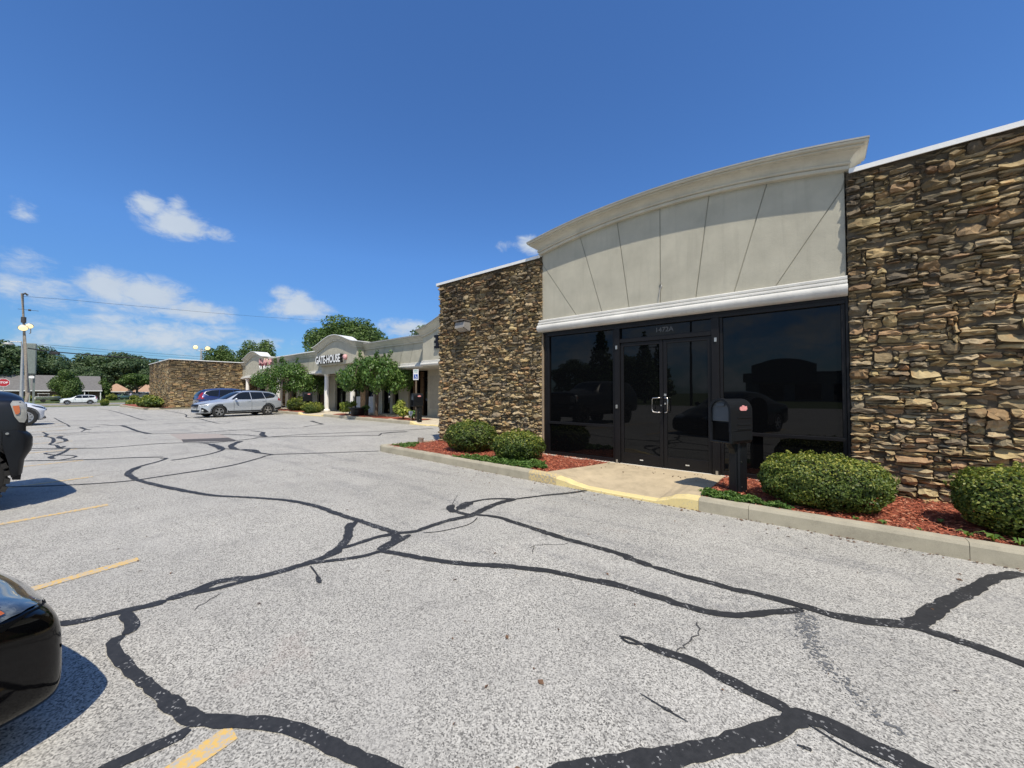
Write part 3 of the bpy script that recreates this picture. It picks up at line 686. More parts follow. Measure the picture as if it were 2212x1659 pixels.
# cornice: profile swept along the arch, mitred returns
def cornice(name, parent, x0, x1, yf, zf, prof, back, mat, samples=28, cap=None):
    path_rows = []
    for (o, u) in prof:
        r = [(x0 - o, yf + back, zf(x0) + u), (x0 - o, yf - o, zf(x0) + u)]
        for q in range(1, samples):
            t = q / samples; x = (x0 - o) + (x1 - x0 + 2 * o) * t; xx = x0 + (x1 - x0) * t; r.append((x, yf - o, zf(xx) + u))
        r += [(x1 + o, yf - o, zf(x1) + u), (x1 + o, yf + back, zf(x1) + u)]; path_rows.append(r)
    m = MB(); m.grid(path_rows)
    for e in (0, -1): m.quad(*[r[e] for r in path_rows])
    return m.build(name, mat, parent, True)
prof = [(0, .0), (.060, -.004), (.068, .004), (.068, .040), (.052, .044), (.052, .050), (.080, .054), (.088, .062), (.088, .080), (.074, .084), (.078, .098), (.092, .125), (.115, .150), (.150, .170), (.172, .176), (.172, .184), (.210, .188), (.210, .206), (.196, .209), (.240, .214), (.248, .240), (-.02, .242)]
cornice('cornice', near, XL + .02, XR - .02, FY, arch, prof, .30, stucco_l)
cornice('cornice_flashing', near, XL + .02, XR - .02, FY, arch, [(.249, .242), (.255, .242), (.255, .264), (-.05, .276), (-.05, .244)], .32, flash, samples=40)
# white eave band
prof_b = [(.0, 2.958), (.055, 2.958), (.066, 2.945), (.066, 2.918), (.052, 2.912), (.052, 2.900), (.088, 2.896), (.096, 2.885), (.096, 2.862), (.084, 2.856), (.084, 2.846), (.118, 2.838), (.142, 2.812), (.148, 2.78), (.140, 2.745), (.120, 2.715), (.095, 2.698), (-.02, 2.695)]
bb = MB(); ra = [[(x, FY - o - .0, z) for (o, z) in prof_b] for x in (-4.60, -4.0, -3, -2, -1, 0, .325)]
bb.grid(ra, flip=True); bb.quad(*ra[0]); bb.quad(*ra[-1]); bb.build('eave_band', stucco_w, near, True, smooth=40)
MB().box(-4.54, .325, FY - .02, FY + .3, 2.655, 2.694).build('soffit', bronze, near, True)
# cable stub hanging where a sign once was
cs = MB(); P = [k7(651, 750), k7(655, 768), k7(648, 785), k7(645, 815), k7(640, 850)]; cs.tube([oy(*p, FY - (.015 if i < 3 else .03)) for i, p in enumerate(P)], [.012, .014, .008, .005, .004], 6)
setp(cs.build('cable_stub', simple('grey_cable', (.35, .34, .32), .6), near, True))
# storefront: frame members, panes, doors
SY = FY + .03
fx0, fx1 = -4.42, .30
frm = MB()
def member(x0, x1, z0, z1, d=.05, back=.12): frm.box(x0, x1, SY - d, SY + back, z0, z1)
member(fx0 - .10, fx0, .131, 2.655, .012); member(fx1, fx1 + .03, .131, 2.655)
member(fx0 + .001, fx1 - .001, 2.60, 2.654, .048)
M1, M2 = -2.88, -1.24
member(M1 - .04, M1 + .06, .131, 2.599, .055); member(M2 - .06, M2 + .05, .131, 2.599, .055)
member(M1 + .061, M2 - .061, 2.33, 2.41, .045)
for a, b in ((fx0, M1 - .04), (M2 + .05, fx1)):
    member(a + .001, b - .001, .132, .20, .03); member(a + .001, b - .001, .77, .82, .035); member(a + .001, a + .045, .201, 2.598, .03); member(b - .045, b - .001, .201, 2.598, .03)
frm.build('storefront_frame', bronze, near, True, bevel=.004)
for (a, b, z0, z1) in ((fx0 + .046, M1 - .086, .821, 2.599), (fx0 + .046, M1 - .086, .201, .769), (M2 + .096, fx1 - .046, .821, 2.599), (M2 + .096, fx1 - .046, .201, .769), (M1 + .062, M2 - .062, 2.411, 2.599)):
    MB().box(a, b, SY + .01, SY + .02, z0, z1).build('window_pane', pane, near, True)
MB().box(-4.5, .34, SY + .2, SY + .22, .1, 2.7).build('interior_dark_sheet', darkm, near, True)  # black sheet paints the unlit shop interior behind the glass
text_mesh('1472A', .115, .002, simple('number_decal', (.10, .10, .10), .6), near, 'house_number', Matrix.Translation((-2.04 - near.location.x, SY + .006 - near.location.y, 2.505)) @ Matrix.Rotation(math.pi / 2, 4, 'X'), 1.0, .002)
dx0, dxm, dx1 = M1 + .064, -2.055, M2 - .064
lockm = simple('worn_lock_metal', (.5, .49, .46), .35, .8)
for side, (a, b) in enumerate(((dx0, dxm - .004), (dxm + .004, dx1))):
    hs = 1.0 if side == 0 else .42
    d = MB(); y0, y1 = SY - .028, SY + .018
    d.box(a, a + .058, y0, y1, .145, 2.326); d.box(b - .058, b, y0, y1, .145, 2.326); d.box(a + .0581, b - .0581, y0, y1, 2.262, 2.326); d.box(a + .0581, b - .0581, y0, y1, .145, .33)
    dr = d.build('door', bronze, near, True, bevel=.004)
    def sub(m, name, mat, sm=False): return m.build(name, mat, dr, False, sm)
    l = near.location
    def P_(m): m.v = [(p[0] - l.x, p[1] - l.y, p[2]) for p in m.v]; return m
    sub(P_(MB().box(a + .0582, b - .0582, SY - .008, SY + .004, .331, 2.261)), 'door_glass', pane)
    hx = b - .03 if side == 0 else a + .03; dirx = -1 if side == 0 else 1
    hm_ = MB(); q = SY - .028
    hm_.tube([(hx, q, 1.33), (hx, q - .05, 1.33), (hx + dirx * .03 * hs, q - .065, 1.33), (hx + dirx * .12 * hs, q - .065, 1.325), (hx + dirx * .135 * hs, q - .065, 1.30), (hx + dirx * .135 * hs, q - .065, 1.11), (hx + dirx * .12 * hs, q - .065, 1.085), (hx + dirx * .03 * hs, q - .065, 1.08), (hx, q - .05, 1.08), (hx, q, 1.08)], .0095, 8)
    sub(P_(hm_), 'handle', steel, True)
    lk = MB().box(hx - .018, hx + .018, SY - .036, SY - .028, 1.36, 1.40) if side == 1 else MB().box(hx - .01, hx + .01, SY - .034, SY - .028, 1.19, 1.21)
    if side == 1: sub(P_(MB().lathe([(.016, SY - .028), (.016, SY - .04), (.006, SY - .042)], (hx, 0, 1.23), 12, 'y')), 'lock_cylinder', lockm)
    sub(P_(lk), 'lock', lockm)
    sub(P_(MB().box((a + b) / 2 - .03, (a + b) / 2 + .03, SY - .032, SY - .028, .215, .232)), 'label_plate', simple('label_white', (.7, .68, .62), .5))
pv = MB()
for x in (M1 + .0, M2 + .0):
    for z in (.16, 1.16, 2.25): pv.box(x - .015, x + .018, SY - .071, SY - .055, z - .03, z + .035)
pv.build_each('hinge', lockm, near, True)
# brick-brown reveal at the left of the storefront
MB().box(-4.545, -4.521, FY - .03, FY + .2, .13, 2.69).build('reveal', simple('brown_reveal', (.30, .235, .165), .9, var=.15), near, True)
# wall pack lamp
wl = thing('wall_lamp', 'grey box flood lamp high on the stone wall left of the doors', 'lamp', (-6.80, FY - .06, 3.05))
h_ = MB(); h_.prism([(-.02, -.11), (-.09, -.11), (-.26, -.04), (-.23, .10), (-.02, .13)], -.16, .16, 'x'); 
h_.build('housing', simple('lamp_grey', (.26, .25, .235), .5, var=.15), wl, bevel=.008)
MB().prism([(-.095, -.112), (-.262, -.043), (-.268, -.050), (-.10, -.121)], -.135, .135, 'x').build('lens', simple('frosted_lens', (.42, .40, .36), .3), wl)
MB().box(-.18, .18, -.29, -.02, .131, .139).build('cap', simple('lamp_grey', (.26, .25, .235), .5), wl)
# ------------------------------------------------------------------ vehicles
def paint(name, col, metal=.35, rough=.28):
    t = NT(name); f = t.noise(900, 2, .5); c = t.ramp(f, [(.35, tuple(k * .85 for k in col)), (.65, tuple(min(1, k * 1.12) for k in col))])
    return t.fin(c, rough, metal, Coat_Weight=1.0, Coat_Roughness=.04)
P_silver = paint('silver_blue_paint', (.50, .54, .59), .40); P_white = paint('white_paint', (.78, .79, .80), 0.0, .35); P_blue = paint('deep_blue_paint', (.012, .028, .13), .3)
P_black = paint('black_paint', (.002, .002, .0023), 0.0, .07); P_black.node_tree.nodes['Principled BSDF'].inputs['Coat Weight'].default_value = .0; P_black.node_tree.nodes['Principled BSDF'].inputs['Specular IOR Level'].default_value = .3; P_black2 = paint('satin_black_paint', (.005, .006, .008), 0.0, .35); P_black2.node_tree.nodes['Principled BSDF'].inputs['Coat Weight'].default_value = .15; P_navy = paint('navy_paint', (.01, .03, .11), .2)
P_green = paint('pale_green_paint', (.16, .24, .17), .3); P_wsuv = paint('pearl_white_paint', (.72, .76, .74), .1)
lampglass = NT('lamp_glass'); lampglass = lampglass.fin((.55, .57, .56), .12, .2, Coat_Weight=1.0)
hl_dark = simple('lamp_bezel', (.05, .055, .06), .15, .3); red_lens = simple('red_lens', (.25, .008, .012), .15, Coat_Weight=1.0); amber = simple('amber_lens', (.48, .12, .02), .2, Coat_Weight=1.0)
def half_section(st):
    x, w, zf, zb, zt, wt = st[:6]; cr = st[6] if len(st) > 6 else .02
    zs = zf + (zb - zf)
    return [(0, zf), (.70 * w, zf), (.93 * w, zf + .05), (.99 * w, zf + .18 * (zb - zf) + .04), (w, zf + .50 * (zb - zf)), (.985 * w, zf + .82 * (zb - zf)), (.95 * w, zb), (wt + .02, max(zb + .01, zt - .09)), (wt - .06, zt - .02), (wt * .55, zt + cr * .7), (0, zt + cr)]
def body_mesh(name, stations, mat, parent, wheels, wr, hw, lvl=2):
    rows = []
    for st in stations:
        h = half_section(st); x = st[0]; bow = st[7] if len(st) > 7 else 0.0
        rows.append([(x - bow * (abs(y) / max(.01, st[1])) ** 2.2, y, z) for y, z in [(-a, b) for a, b in h[::-1]] + h[1:]][:-1] if False else [(x - bow * (abs(y) / max(.01, st[1])) ** 2.2, y, z) for y, z in ([(a, b) for a, b in h] + [(-a, b) for a, b in h[-2:0:-1]])])
    m = MB(); n = len(rows[0]); 
    for r in rows: m.v += r
    for i in range(len(rows) - 1):
        for j in range(n):
            q = (j + 1) % n; m.f.append((i * n + j, i * n + q, (i + 1) * n + q, (i + 1) * n + j))
    for i, fl in ((0, 1), (len(rows) - 1, 0)):
        # cap as strips between the two halves
        b = i * n; hn = n // 2
        for j in range(hn):
            a0, a1 = j, j + 1; c0, c1 = (n - j) % n, n - j - 1
            f = [b + a0, b + a1, b + c1, b + c0]; f = list(dict.fromkeys(f))
            if len(f) > 2: m.f.append(tuple(f))
    o = m.build(name, mat, None)
    s = o.modifiers.new('s', 'SUBSURF'); s.levels = lvl; s.render_levels = lvl
    cut = MB()
    for (wx, sgn) in [(a, b) for a in wheels for b in (-1, 1)]:
        k = MB(); k.lathe([(wr + .055, sgn * (hw + .3)), (wr + .055, sgn * (hw - .34))] if sgn > 0 else [(wr + .055, -(hw - .34)), (wr + .055, -(hw + .3))], (wx, 0, wr + .01), 40, 'y')
        nb = len(cut.v); cut.v += k.v; cut.f += [tuple(nb + q for q in f) for f in k.f]
    co = cut.build('cut', None, None); co.hide_render = True
    bo = o.modifiers.new('b', 'BOOLEAN'); bo.operation = 'DIFFERENCE'; bo.object = co; bo.solver = 'EXACT'
    dg = bpy.context.evaluated_depsgraph_get(); dg.update()
    me = bpy.data.meshes.new_from_object(o.evaluated_get(dg)); me2 = o.data; bpy.data.objects.remove(o); bpy.data.objects.remove(co)
    me.name = name; ob = link(name, me, None, parent, 35)
    bm = bmesh.new(); bm.from_mesh(me); bv = BVHTree.FromBMesh(bm); bm.free()
    return ob, bv
def patch(name, bv, poly, mat, parent, view='side', sgn=1, off=.004, cuts=.08, yaw=0.0, thick=0.0, arc=None):
    """outline in side (x,z) / front,rear (y,z) / top (x,y) projected on the body"""
    bm = bmesh.new()
    def P3(a, b): return {'side': Vector((a, 0, b)), 'front': Vector((0, a, b)), 'rear': Vector((0, a, b)), 'top': Vector((a, b, 0))}[view]
    vs = [bm.verts.new(P3(a, b)) for a, b in poly]; 
    try: bm.faces.new(vs)
    except ValueError: pass
    ax = {'side': (0, 2), 'front': (1, 2), 'rear': (1, 2), 'top': (0, 1)}[view]
    for a in ax:
        lo = min(v.co[a] for v in bm.verts); hi = max(v.co[a] for v in bm.verts); n = int((hi - lo) / cuts)
        for k in range(1, n + 1):
            co = Vector((0, 0, 0)); no = Vector((0, 0, 0)); co[a] = lo + (hi - lo) * k / (n + 1); no[a] = 1
            bmesh.ops.bisect_plane(bm, geom=bm.verts[:] + bm.edges[:] + bm.faces[:], plane_co=co, plane_no=no)
    d = {'side': Vector((0, -sgn, 0)), 'front': Vector((-1, 0, 0)), 'rear': Vector((1, 0, 0)), 'top': Vector((0, 0, -1))}[view]
    if yaw: d = Matrix.Rotation(yaw, 3, 'Z') @ d
    hits = []; miss = []
    for v in bm.verts:
        h = bv.ray_cast(v.co - d * 5, d)
        if h[0] is None: miss.append(v)
        else:
            nn = h[1] if h[1].dot(d) < 0 else -h[1]; v.co = h[0] + (-d * .6 + nn * .4) * off; hits.append(v.co.copy())
    bmesh.ops.delete(bm, geom=miss, context='VERTS')
    if thick:
        g = bmesh.ops.extrude_face_region(bm, geom=bm.faces[:]); 
        for v in [q for q in g['geom'] if isinstance(q, bmesh.types.BMVert)]: v.co -= d * thick
    bmesh.ops.recalc_face_normals(bm, faces=bm.faces)
    me = bpy.data.meshes.new(name); bm.to_mesh(me); bm.free()
    return link(name, me, mat, parent, 40)
def wheel(name, parent, x, y, r, sgn, spokes=5, wid=.22, double=False, rimm=None, offroad=False):
    w = bpy.data.objects.new(name, None); COL.objects.link(w); w.parent = parent; w.location = (x, y, r); w.empty_display_size = .1
    t = MB(); hw = wid / 2; rr = r * .66 if not offroad else r * .55
    pr = [(rr, -hw * .8), (rr + .01, -hw * .95), (r * .88, -hw), (r * .97, -hw * .88), (r, -hw * .6), (r, hw * .6), (r * .97, hw * .88), (r * .88, hw), (rr + .01, hw * .95), (rr, hw * .8)]
    t.lathe(pr, (0, 0, 0), 48, 'y', closed=True)
    if offroad:
        for k in range(26):
            a = 2 * math.pi * k / 26; c0 = MB().box(-.030, .030, -hw * 1.04, hw * 1.04, r - .03, r + .014); c0.xf(Matrix.Rotation(a, 4, 'Y')); n = len(t.v); t.v += c0.v; t.f += [tuple(n + q for q in f) for f in c0.f]
    t.build('tyre', rubber, w, smooth=30)
    m = MB(); ys = sgn * hw * .78
    m.lathe([(rr, ys * .9), (rr - .005, ys), (rr - .022, ys * .96), (rr - .03, ys * .5)], (0, 0, 0), 36, 'y', cap=False)
    m.lathe([(.001, ys * .86), (.05, ys * .84), (.06, ys * .7)], (0, 0, 0), 20, 'y')
    for k in range(spokes):
        a = 2 * math.pi * k / spokes
        for da in ((-.17, .17) if double else (0,)):
            s = MB(); w0, w1 = (.016, .022) if double else (.030, .045)
            s.prism([(-w0, .04), (w0, .04), (w1, rr - .015), (-w1, rr - .015)], ys * .62, ys * .88, 'y'); s.xf(Matrix.Rotation(a + da, 4, 'Y')); n = len(m.v); m.v += s.v; m.f += [tuple(n + q for q in f) for f in s.f]
    m.build('rim', rimm or alu, w, smooth=30)
    b = MB(); b.lathe([(rr - .01, ys * .3), (.001, ys * .3)], (0, 0, 0), 24, 'y'); b.build('brake', darkm, w)
    return w
def ring_poly(cx, cz, r0, r1, a0=-8, a1=188, n=18):
    P = [(cx + r1 * math.cos(R_(a0 + (a1 - a0) * i / n)), cz + r1 * math.sin(R_(a0 + (a1 - a0) * i / n))) for i in range(n + 1)]
    return P + [(cx + r0 * math.cos(R_(a1 - (a1 - a0) * i / n)), cz + r0 * math.sin(R_(a1 - (a1 - a0) * i / n))) for i in range(n + 1)]
def ring_patch(name, bv, cx, cz, r0, r1, mat, parent, sgn, off=.012, a0=-8, a1=188, n=26):
    m = MB(); rows = []
    for r in (r0, (r0 + r1) / 2, r1):
        row = []
        for i in range(n + 1):
            a = R_(a0 + (a1 - a0) * i / n); x, z = cx + r * math.cos(a), cz + r * math.sin(a)
            h = bv.ray_cast(Vector((x, sgn * 4, z)), Vector((0, -sgn, 0))); 
            y = h[0].y if h[0] is not None and abs(h[0].y) > .5 else None
            row.append([x, y, z])
        rows.append(row)
    ys = [p[1] for r in rows for p in r if p[1] is not None]; d = (sum(ys) / len(ys)) if ys else sgn * .9
    for r in rows:
        for p in r: p[1] = (p[1] if p[1] is not None and abs(p[1] - d) < .12 else d) + sgn * off
    m.grid([[tuple(p) for p in r] for r in rows]); inner = rows[0]; m.grid([[tuple(p) for p in inner], [(p[0], p[1] - sgn * .06, p[2]) for p in inner]])
    return m.build(name, mat, parent, smooth=40)
def vehicle(name, label, cat, loc, rz, st, pm, wheels, wr, wins, extra, spokes=5, double=False, group=None, offroad=False, clad=True, scale=1.0, lvl=2, rimm=None, wwid=.22, clad_m=None):
    t = thing(name, label, cat, loc, rz, group); t.scale = (scale,) * 3
    hw = max(s[1] for s in st)
    ob, bv = body_mesh('body', st, pm, t, wheels, wr, hw, lvl)
    for x in wheels:
        for s in (-1, 1): wheel('wheel', t, x, s * (hw - wwid / 2 - .03), wr, s, spokes, wwid, double, rimm, offroad)
    m = MB(); x0, x1 = min(wheels) - wr * 1.2, max(wheels) + wr * 1.2; zf = min(s[2] for s in st)
    xf_ = max(s[0] for s in st) - .42; m.box(min(s[0] for s in st) + .3, xf_, -hw * .72, hw * .72, zf - .04, zf + .30)
    m.build('underbody', darkm, t)
    cm_ = clad_m or blackp
    for s in (-1, 1):
        for i, w in enumerate(wins): patch('window', bv, w, carglass, t, 'side', s, .006)
        if clad:
            for x in wheels: ring_patch('arch_trim', bv, x, wr + .01, wr + .045, wr + .105, cm_, t, s)
            patch('sill_trim', bv, [(wheels[0] - wr - .07, zf + .02), (wheels[0] - wr - .07, zf + .15), (wheels[1] + wr + .07, zf + .15), (wheels[1] + wr + .07, zf + .02)], cm_, t, 'side', s, .01)
    extra(t, bv); return t
def line(x0, z0, x1, z1, w=.006): 
    dx, dz = x1 - x0, z1 - z0; L_ = math.hypot(dx, dz); nx_, nz = -dz / L_ * w, dx / L_ * w
    return [(x0 + nx_, z0 + nz), (x1 + nx_, z1 + nz), (x1 - nx_, z1 - nz), (x0 - nx_, z0 - nz)]
def mirror(t, x, y, z, mat):
    for s in (-1, 1):
        m = MB(); m.lathe([(.001, -.11), (.05, -.10), (.075, -.04), (.08, .03), (.06, .09), (.001, .1)], (0, 0, 0), 12, 'y'); m.xf(Matrix.Translation((x, s * y, z)) @ Matrix.Diagonal((.8, 1.0, .9, 1)))
        m.build('mirror', mat, t, smooth=True)
# --- silver wagon.  x forward
# station: x, halfwidth, zfloor, zbelt, ztop, wtop, crown, bow
wag = [(2.36, .60, .34, .60, .64, .46, .01, .10), (2.33, .72, .27, .70, .75, .52, .02, .16), (2.18, .82, .24, .80, .85, .60, .03, .14), (1.85, .895, .22, .88, .93, .66, .04, .05), (1.4, .915, .22, .93, .99, .68, .04), (1.02, .92, .22, .97, 1.05, .68, .04), (.72, .92, .22, .99, 1.22, .64, .03), (.30, .92, .22, 1.01, 1.47, .60, .03), (-.02, .92, .22, 1.02, 1.565, .59, .03), (-.6, .92, .22, 1.04, 1.60, .59, .03), (-1.2, .915, .22, 1.06, 1.58, .58, .03), (-1.75, .905, .23, 1.08, 1.53, .57, .02), (-2.02, .89, .25, 1.09, 1.45, .56, .02, -.02), (-2.22, .87, .30, 1.07, 1.22, .58, .01, -.06), (-2.36, .84, .36, .98, 1.04, .60, .01, -.10), (-2.42, .78, .42, .80, .84, .58, .01, -.12)]
wag_w = [[(.72, 1.06), (.25, 1.43), (.02, 1.50), (-.36, 1.515), (-.36, 1.055)], [(-.40, 1.055), (-.40, 1.516), (-1.0, 1.51), (-1.12, 1.50), (-1.20, 1.09)], [(-1.24, 1.095), (-1.15, 1.495), (-1.55, 1.465), (-1.86, 1.36), (-1.93, 1.27), (-1.75, 1.15)]]
def wag_x(t, bv):
    patch('windscreen', bv, [(-.62, 1.08), (.62, 1.08), (.53, 1.50), (0, 1.53), (-.53, 1.50)], carglass, t, 'front', 1, .008)
    patch('rear_window', bv, [(-.58, 1.12), (.58, 1.12), (.50, 1.43), (-.50, 1.43)], carglass, t, 'rear', 1, .008)
    patch('grille', bv, [(-.42, .62), (.42, .62), (.48, .70), (.40, .79), (-.40, .79), (-.48, .70)], blackp, t, 'front', 1, .012)
    patch('lower_grille', bv, [(-.50, .34), (.50, .34), (.56, .46), (-.56, .46)], blackp, t, 'front', 1, .012)
    patch('number_plate', bv, [(-.26, .46), (.26, .46), (.26, .58), (-.26, .58)], simple('plate', (.5, .52, .5), .5), t, 'front', 1, .025)
    patch('bonnet_seam', bv, [(.92, -.60), (.93, -.60), (.93, .60), (.92, .60)], darkm, t, 'top', 1, .004)
    for s in (-1, 1):
        patch('headlight', bv, [(2.02, .70), (2.32, .66), (2.28, .78), (2.02, .84), (1.86, .86), (1.9, .76)], hl_dark, t, 'side', s, .008)
        patch('bonnet_lamp_glass', bv, [(2.05, .73), (2.26, .69), (2.24, .75), (2.04, .80)], lampglass, t, 'side', s, .012)
        patch('bumper_cladding', bv, [(2.36, .30), (2.05, .30), (1.88, .34), (2.02, .50), (2.16, .60), (2.3, .58)], blackp, t, 'side', s, .010)
        patch('fog_lamp', bv, [(2.12, .40), (2.24, .40), (2.24, .48), (2.12, .48)], lampglass, t, 'side', s, .016)
        patch('tail_lamp', bv, [(-1.98, .99), (-2.36, .90), (-2.42, .98), (-2.30, 1.08), (-2.05, 1.12)], red_lens, t, 'side', s, .010)
        patch('bumper_cladding', bv, [(-1.92, .28), (-2.46, .36), (-2.46, .58), (-1.80, .46)], blackp, t, 'side', s, .010)
        for a, b, c, d in ((.62, .38, .62, 1.02), (-.38, .36, -.38, 1.04), (-1.26, .62, -1.22, 1.06)): patch('door_seam', bv, line(a, b, c, d, .007), darkm, t, 'side', s, .003)
        for x in (-.22, -1.08): patch('door_handle', bv, [(x - .09, .93), (x + .09, .93), (x + .09, .965), (x - .09, .965)], P_silver, t, 'side', s, .03)
        m = MB(); m.tube([(.1, s * .60, 1.575), (0, s * .60, 1.63), (-1.6, s * .575, 1.625), (-1.78, s * .565, 1.56)], .02, 8); m.build('roof_rail', blackp, t, smooth=True)
    mirror(t, .55, .99, 1.08, P_silver)
silver = vehicle('station_wagon', 'silver station wagon parked at the kerb beside the blue suv', 'car', (-27.6, 7.42, 0), -math.pi / 2 + R_(9), wag, P_silver, (-1.37, 1.37), .345, wag_w, wag_x, 5, True, lvl=2, scale=.955)
# --- crossover / suv body
suv = [(2.28, .60, .36, .66, .74, .46, .01, .10), (2.25, .74, .30, .78, .88, .54, .02, .16), (2.08, .85, .25, .90, .98, .62, .03, .14), (1.75, .91, .23, .98, 1.05, .68, .04, .05), (1.3, .925, .23, 1.02, 1.10, .70, .04), (1.0, .93, .23, 1.05, 1.15, .70, .04), (.70, .93, .23, 1.07, 1.33, .66, .03), (.30, .93, .23, 1.08, 1.58, .62, .03), (-.02, .93, .23, 1.09, 1.66, .61, .03), (-.6, .93, .23, 1.11, 1.69, .61, .03), (-1.2, .925, .23, 1.13, 1.68, .60, .03), (-1.7, .915, .24, 1.15, 1.64, .59, .02), (-1.98, .90, .26, 1.16, 1.56, .58, .02, -.02), (-2.16, .88, .30, 1.12, 1.36, .60, .01, -.05), (-2.28, .86, .36, 1.02, 1.12, .62, .01, -.08), (-2.32, .80, .42, .84, .90, .60, .01, -.10)]
suv_w = [[(.70, 1.13), (.24, 1.52), (.02, 1.59), (-.34, 1.60), (-.34, 1.12)], [(-.38, 1.12), (-.38, 1.60), (-1.0, 1.60), (-1.10, 1.59), (-1.18, 1.15)], [(-1.22, 1.155), (-1.13, 1.585), (-1.5, 1.56), (-1.80, 1.48), (-1.90, 1.36), (-1.72, 1.22)]]
def suv_x(pm, tail=True):
    def f(t, bv):
        patch('windscreen', bv, [(-.63, 1.16), (.63, 1.16), (.54, 1.60), (0, 1.62), (-.54, 1.60)], carglass, t, 'front', 1, .008)
        patch('rear_window', bv, [(-.60, 1.20), (.60, 1.20), (.52, 1.55), (-.52, 1.55)], carglass, t, 'rear', 1, .008)
        patch('grille', bv, [(-.45, .66), (.45, .66), (.50, .76), (.42, .86), (-.42, .86), (-.50, .76)], blackp, t, 'front', 1, .012)
        patch('rear_plate', bv, [(-.20, .72), (.20, .72), (.20, .84), (-.20, .84)], simple('plate', (.5, .52, .5), .5), t, 'rear', 1, .02)
        patch('bumper_cladding', bv, [(-.82, .38), (.82, .38), (.82, .55), (-.82, .55)], blackp, t, 'rear', 1, .010)
        for s in (-1, 1):
            patch('headlight', bv, [(1.95, .80), (2.24, .74), (2.2, .88), (1.95, .94), (1.78, .95), (1.82, .85)], hl_dark, t, 'side', s, .008)
            patch('tail_lamp', bv, [(-1.95, 1.04), (-2.26, .98), (-2.34, 1.06), (-2.20, 1.20), (-2.02, 1.42), (-1.94, 1.42), (-2.06, 1.18)], red_lens, t, 'side', s, .010)
            patch('tail_lamp', bv, [(s * .50, 1.02), (s * .84, 1.00), (s * .86, 1.16), (s * .66, 1.20), (s * .70, 1.12)], red_lens, t, 'rear', s, .010)
            for a, b, c, d in ((.62, .38, .62, 1.08), (-.36, .36, -.36, 1.10), (-1.22, .66, -1.18, 1.14)): patch('door_seam', bv, line(a, b, c, d, .007), darkm, t, 'side', s, .003)
            for x in (-.20, -1.05): patch('door_handle', bv, [(x - .09, .99), (x + .09, .99), (x + .09, 1.025), (x - .09, 1.025)], pm, t, 'side', s, .03)
            for w in suv_w[0:3]:
                pass
            P = [(.74, 1.12), (.26, 1.54), (.0, 1.62), (-1.1, 1.62), (-1.5, 1.585), (-1.82, 1.50), (-1.93, 1.36), (-1.72, 1.20)]
            Q = [(.70, 1.13), (.24, 1.52), (.02, 1.60), (-1.1, 1.60), (-1.5, 1.565), (-1.80, 1.485), (-1.90, 1.36), (-1.72, 1.22)]
            patch('chrome_trim', bv, P + Q[::-1], steel, t, 'side', s, .009)
        mirror(t, .55, 1.0, 1.15, pm)
    return f
blue = vehicle('parked_suv', 'deep blue suv parked nose in behind the silver wagon', 'suv', (-31.2, 8.3, 0), math.pi / 2, suv, P_blue, (-1.32, 1.36), .355, suv_w, suv_x(P_blue), 5, True, lvl=2)
wsuv = vehicle('passing_suv', 'pearl white suv driving along the far road before the grey roofed house', 'suv', (-103.5, 3.75, -.70), -math.pi / 2, suv, P_wsuv, (-1.32, 1.36), .36, suv_w, suv_x(P_wsuv), 5, False, lvl=2)
# --- low hatch / sedan body
sed = [(2.30, .56, .30, .52, .56, .42, .01, .12), (2.27, .70, .22, .60, .66, .50, .02, .18), (2.10, .82, .19, .68, .76, .60, .04, .16), (1.75, .895, .17, .78, .87, .66, .05, .05), (1.3, .92, .17, .86, .96, .68, .04), (1.0, .925, .17, .90, 1.03, .68, .04), (.6, .925, .17, .92, 1.24, .63, .03), (.15, .925, .17, .94, 1.41, .58, .03), (-.2, .925, .17, .95, 1.45, .57, .03), (-.8, .925, .17, .96, 1.43, .56, .03), (-1.3, .92, .18, .98, 1.32, .56, .03), (-1.75, .91, .20, 1.0, 1.16, .60, .03), (-2.05, .89, .23, 1.0, 1.08, .62, .02, -.03), (-2.25, .85, .28, .96, 1.02, .60, .01, -.08), (-2.32, .78, .36, .80, .86, .56, .01, -.12)]
sed_w = [[(.66, .98), (.16, 1.32), (-.05, 1.36), (-.36, 1.365), (-.36, .975)], [(-.40, .975), (-.40, 1.365), (-.85, 1.34), (-1.25, 1.22), (-1.50, 1.06), (-1.40, 1.0)]]
def sed_x(pm):
    def f(t, bv):
        patch('windscreen', bv, [(-.62, 1.02), (.62, 1.02), (.52, 1.38), (0, 1.41), (-.52, 1.38)], carglass, t, 'front', 1, .008)
        patch('rear_window', bv, [(-.54, 1.16), (.54, 1.16), (.48, 1.38), (-.48, 1.38)], carglass, t, 'rear', 1, .008)
        patch('lower_grille', bv, [(-.55, .26), (.55, .26), (.50, .36), (-.50, .36)], blackp, t, 'front', 1, .012)
        patch('bonnet_seam', bv, [(.98, -.62), (.995, -.62), (.995, .62), (.98, .62)], darkm, t, 'top', 1, .004)
        for s in (-1, 1):
            patch('headlight', bv, [(1.86, .75), (2.24, .60), (2.26, .67), (2.05, .74), (1.80, .80)], hl_dark, t, 'side', s, .010)
            patch('bumper_intake', bv, [(2.02, .22), (2.28, .24), (2.26, .34), (2.12, .32)], blackp, t, 'side', s, .010)
            patch('tail_lamp', bv, [(-2.0, .88), (-2.28, .86), (-2.26, .96), (-2.05, .98)], red_lens, t, 'side', s, .010)
            for a, b, c, d in ((.60, .30, .64, .96), (-.38, .30, -.38, .96), (-1.22, .58, -1.30, .98)): patch('door_seam', bv, line(a, b, c, d, .007), darkm, t, 'side', s, .003)
        mirror(t, .58, .98, 1.0, pm)
    return f
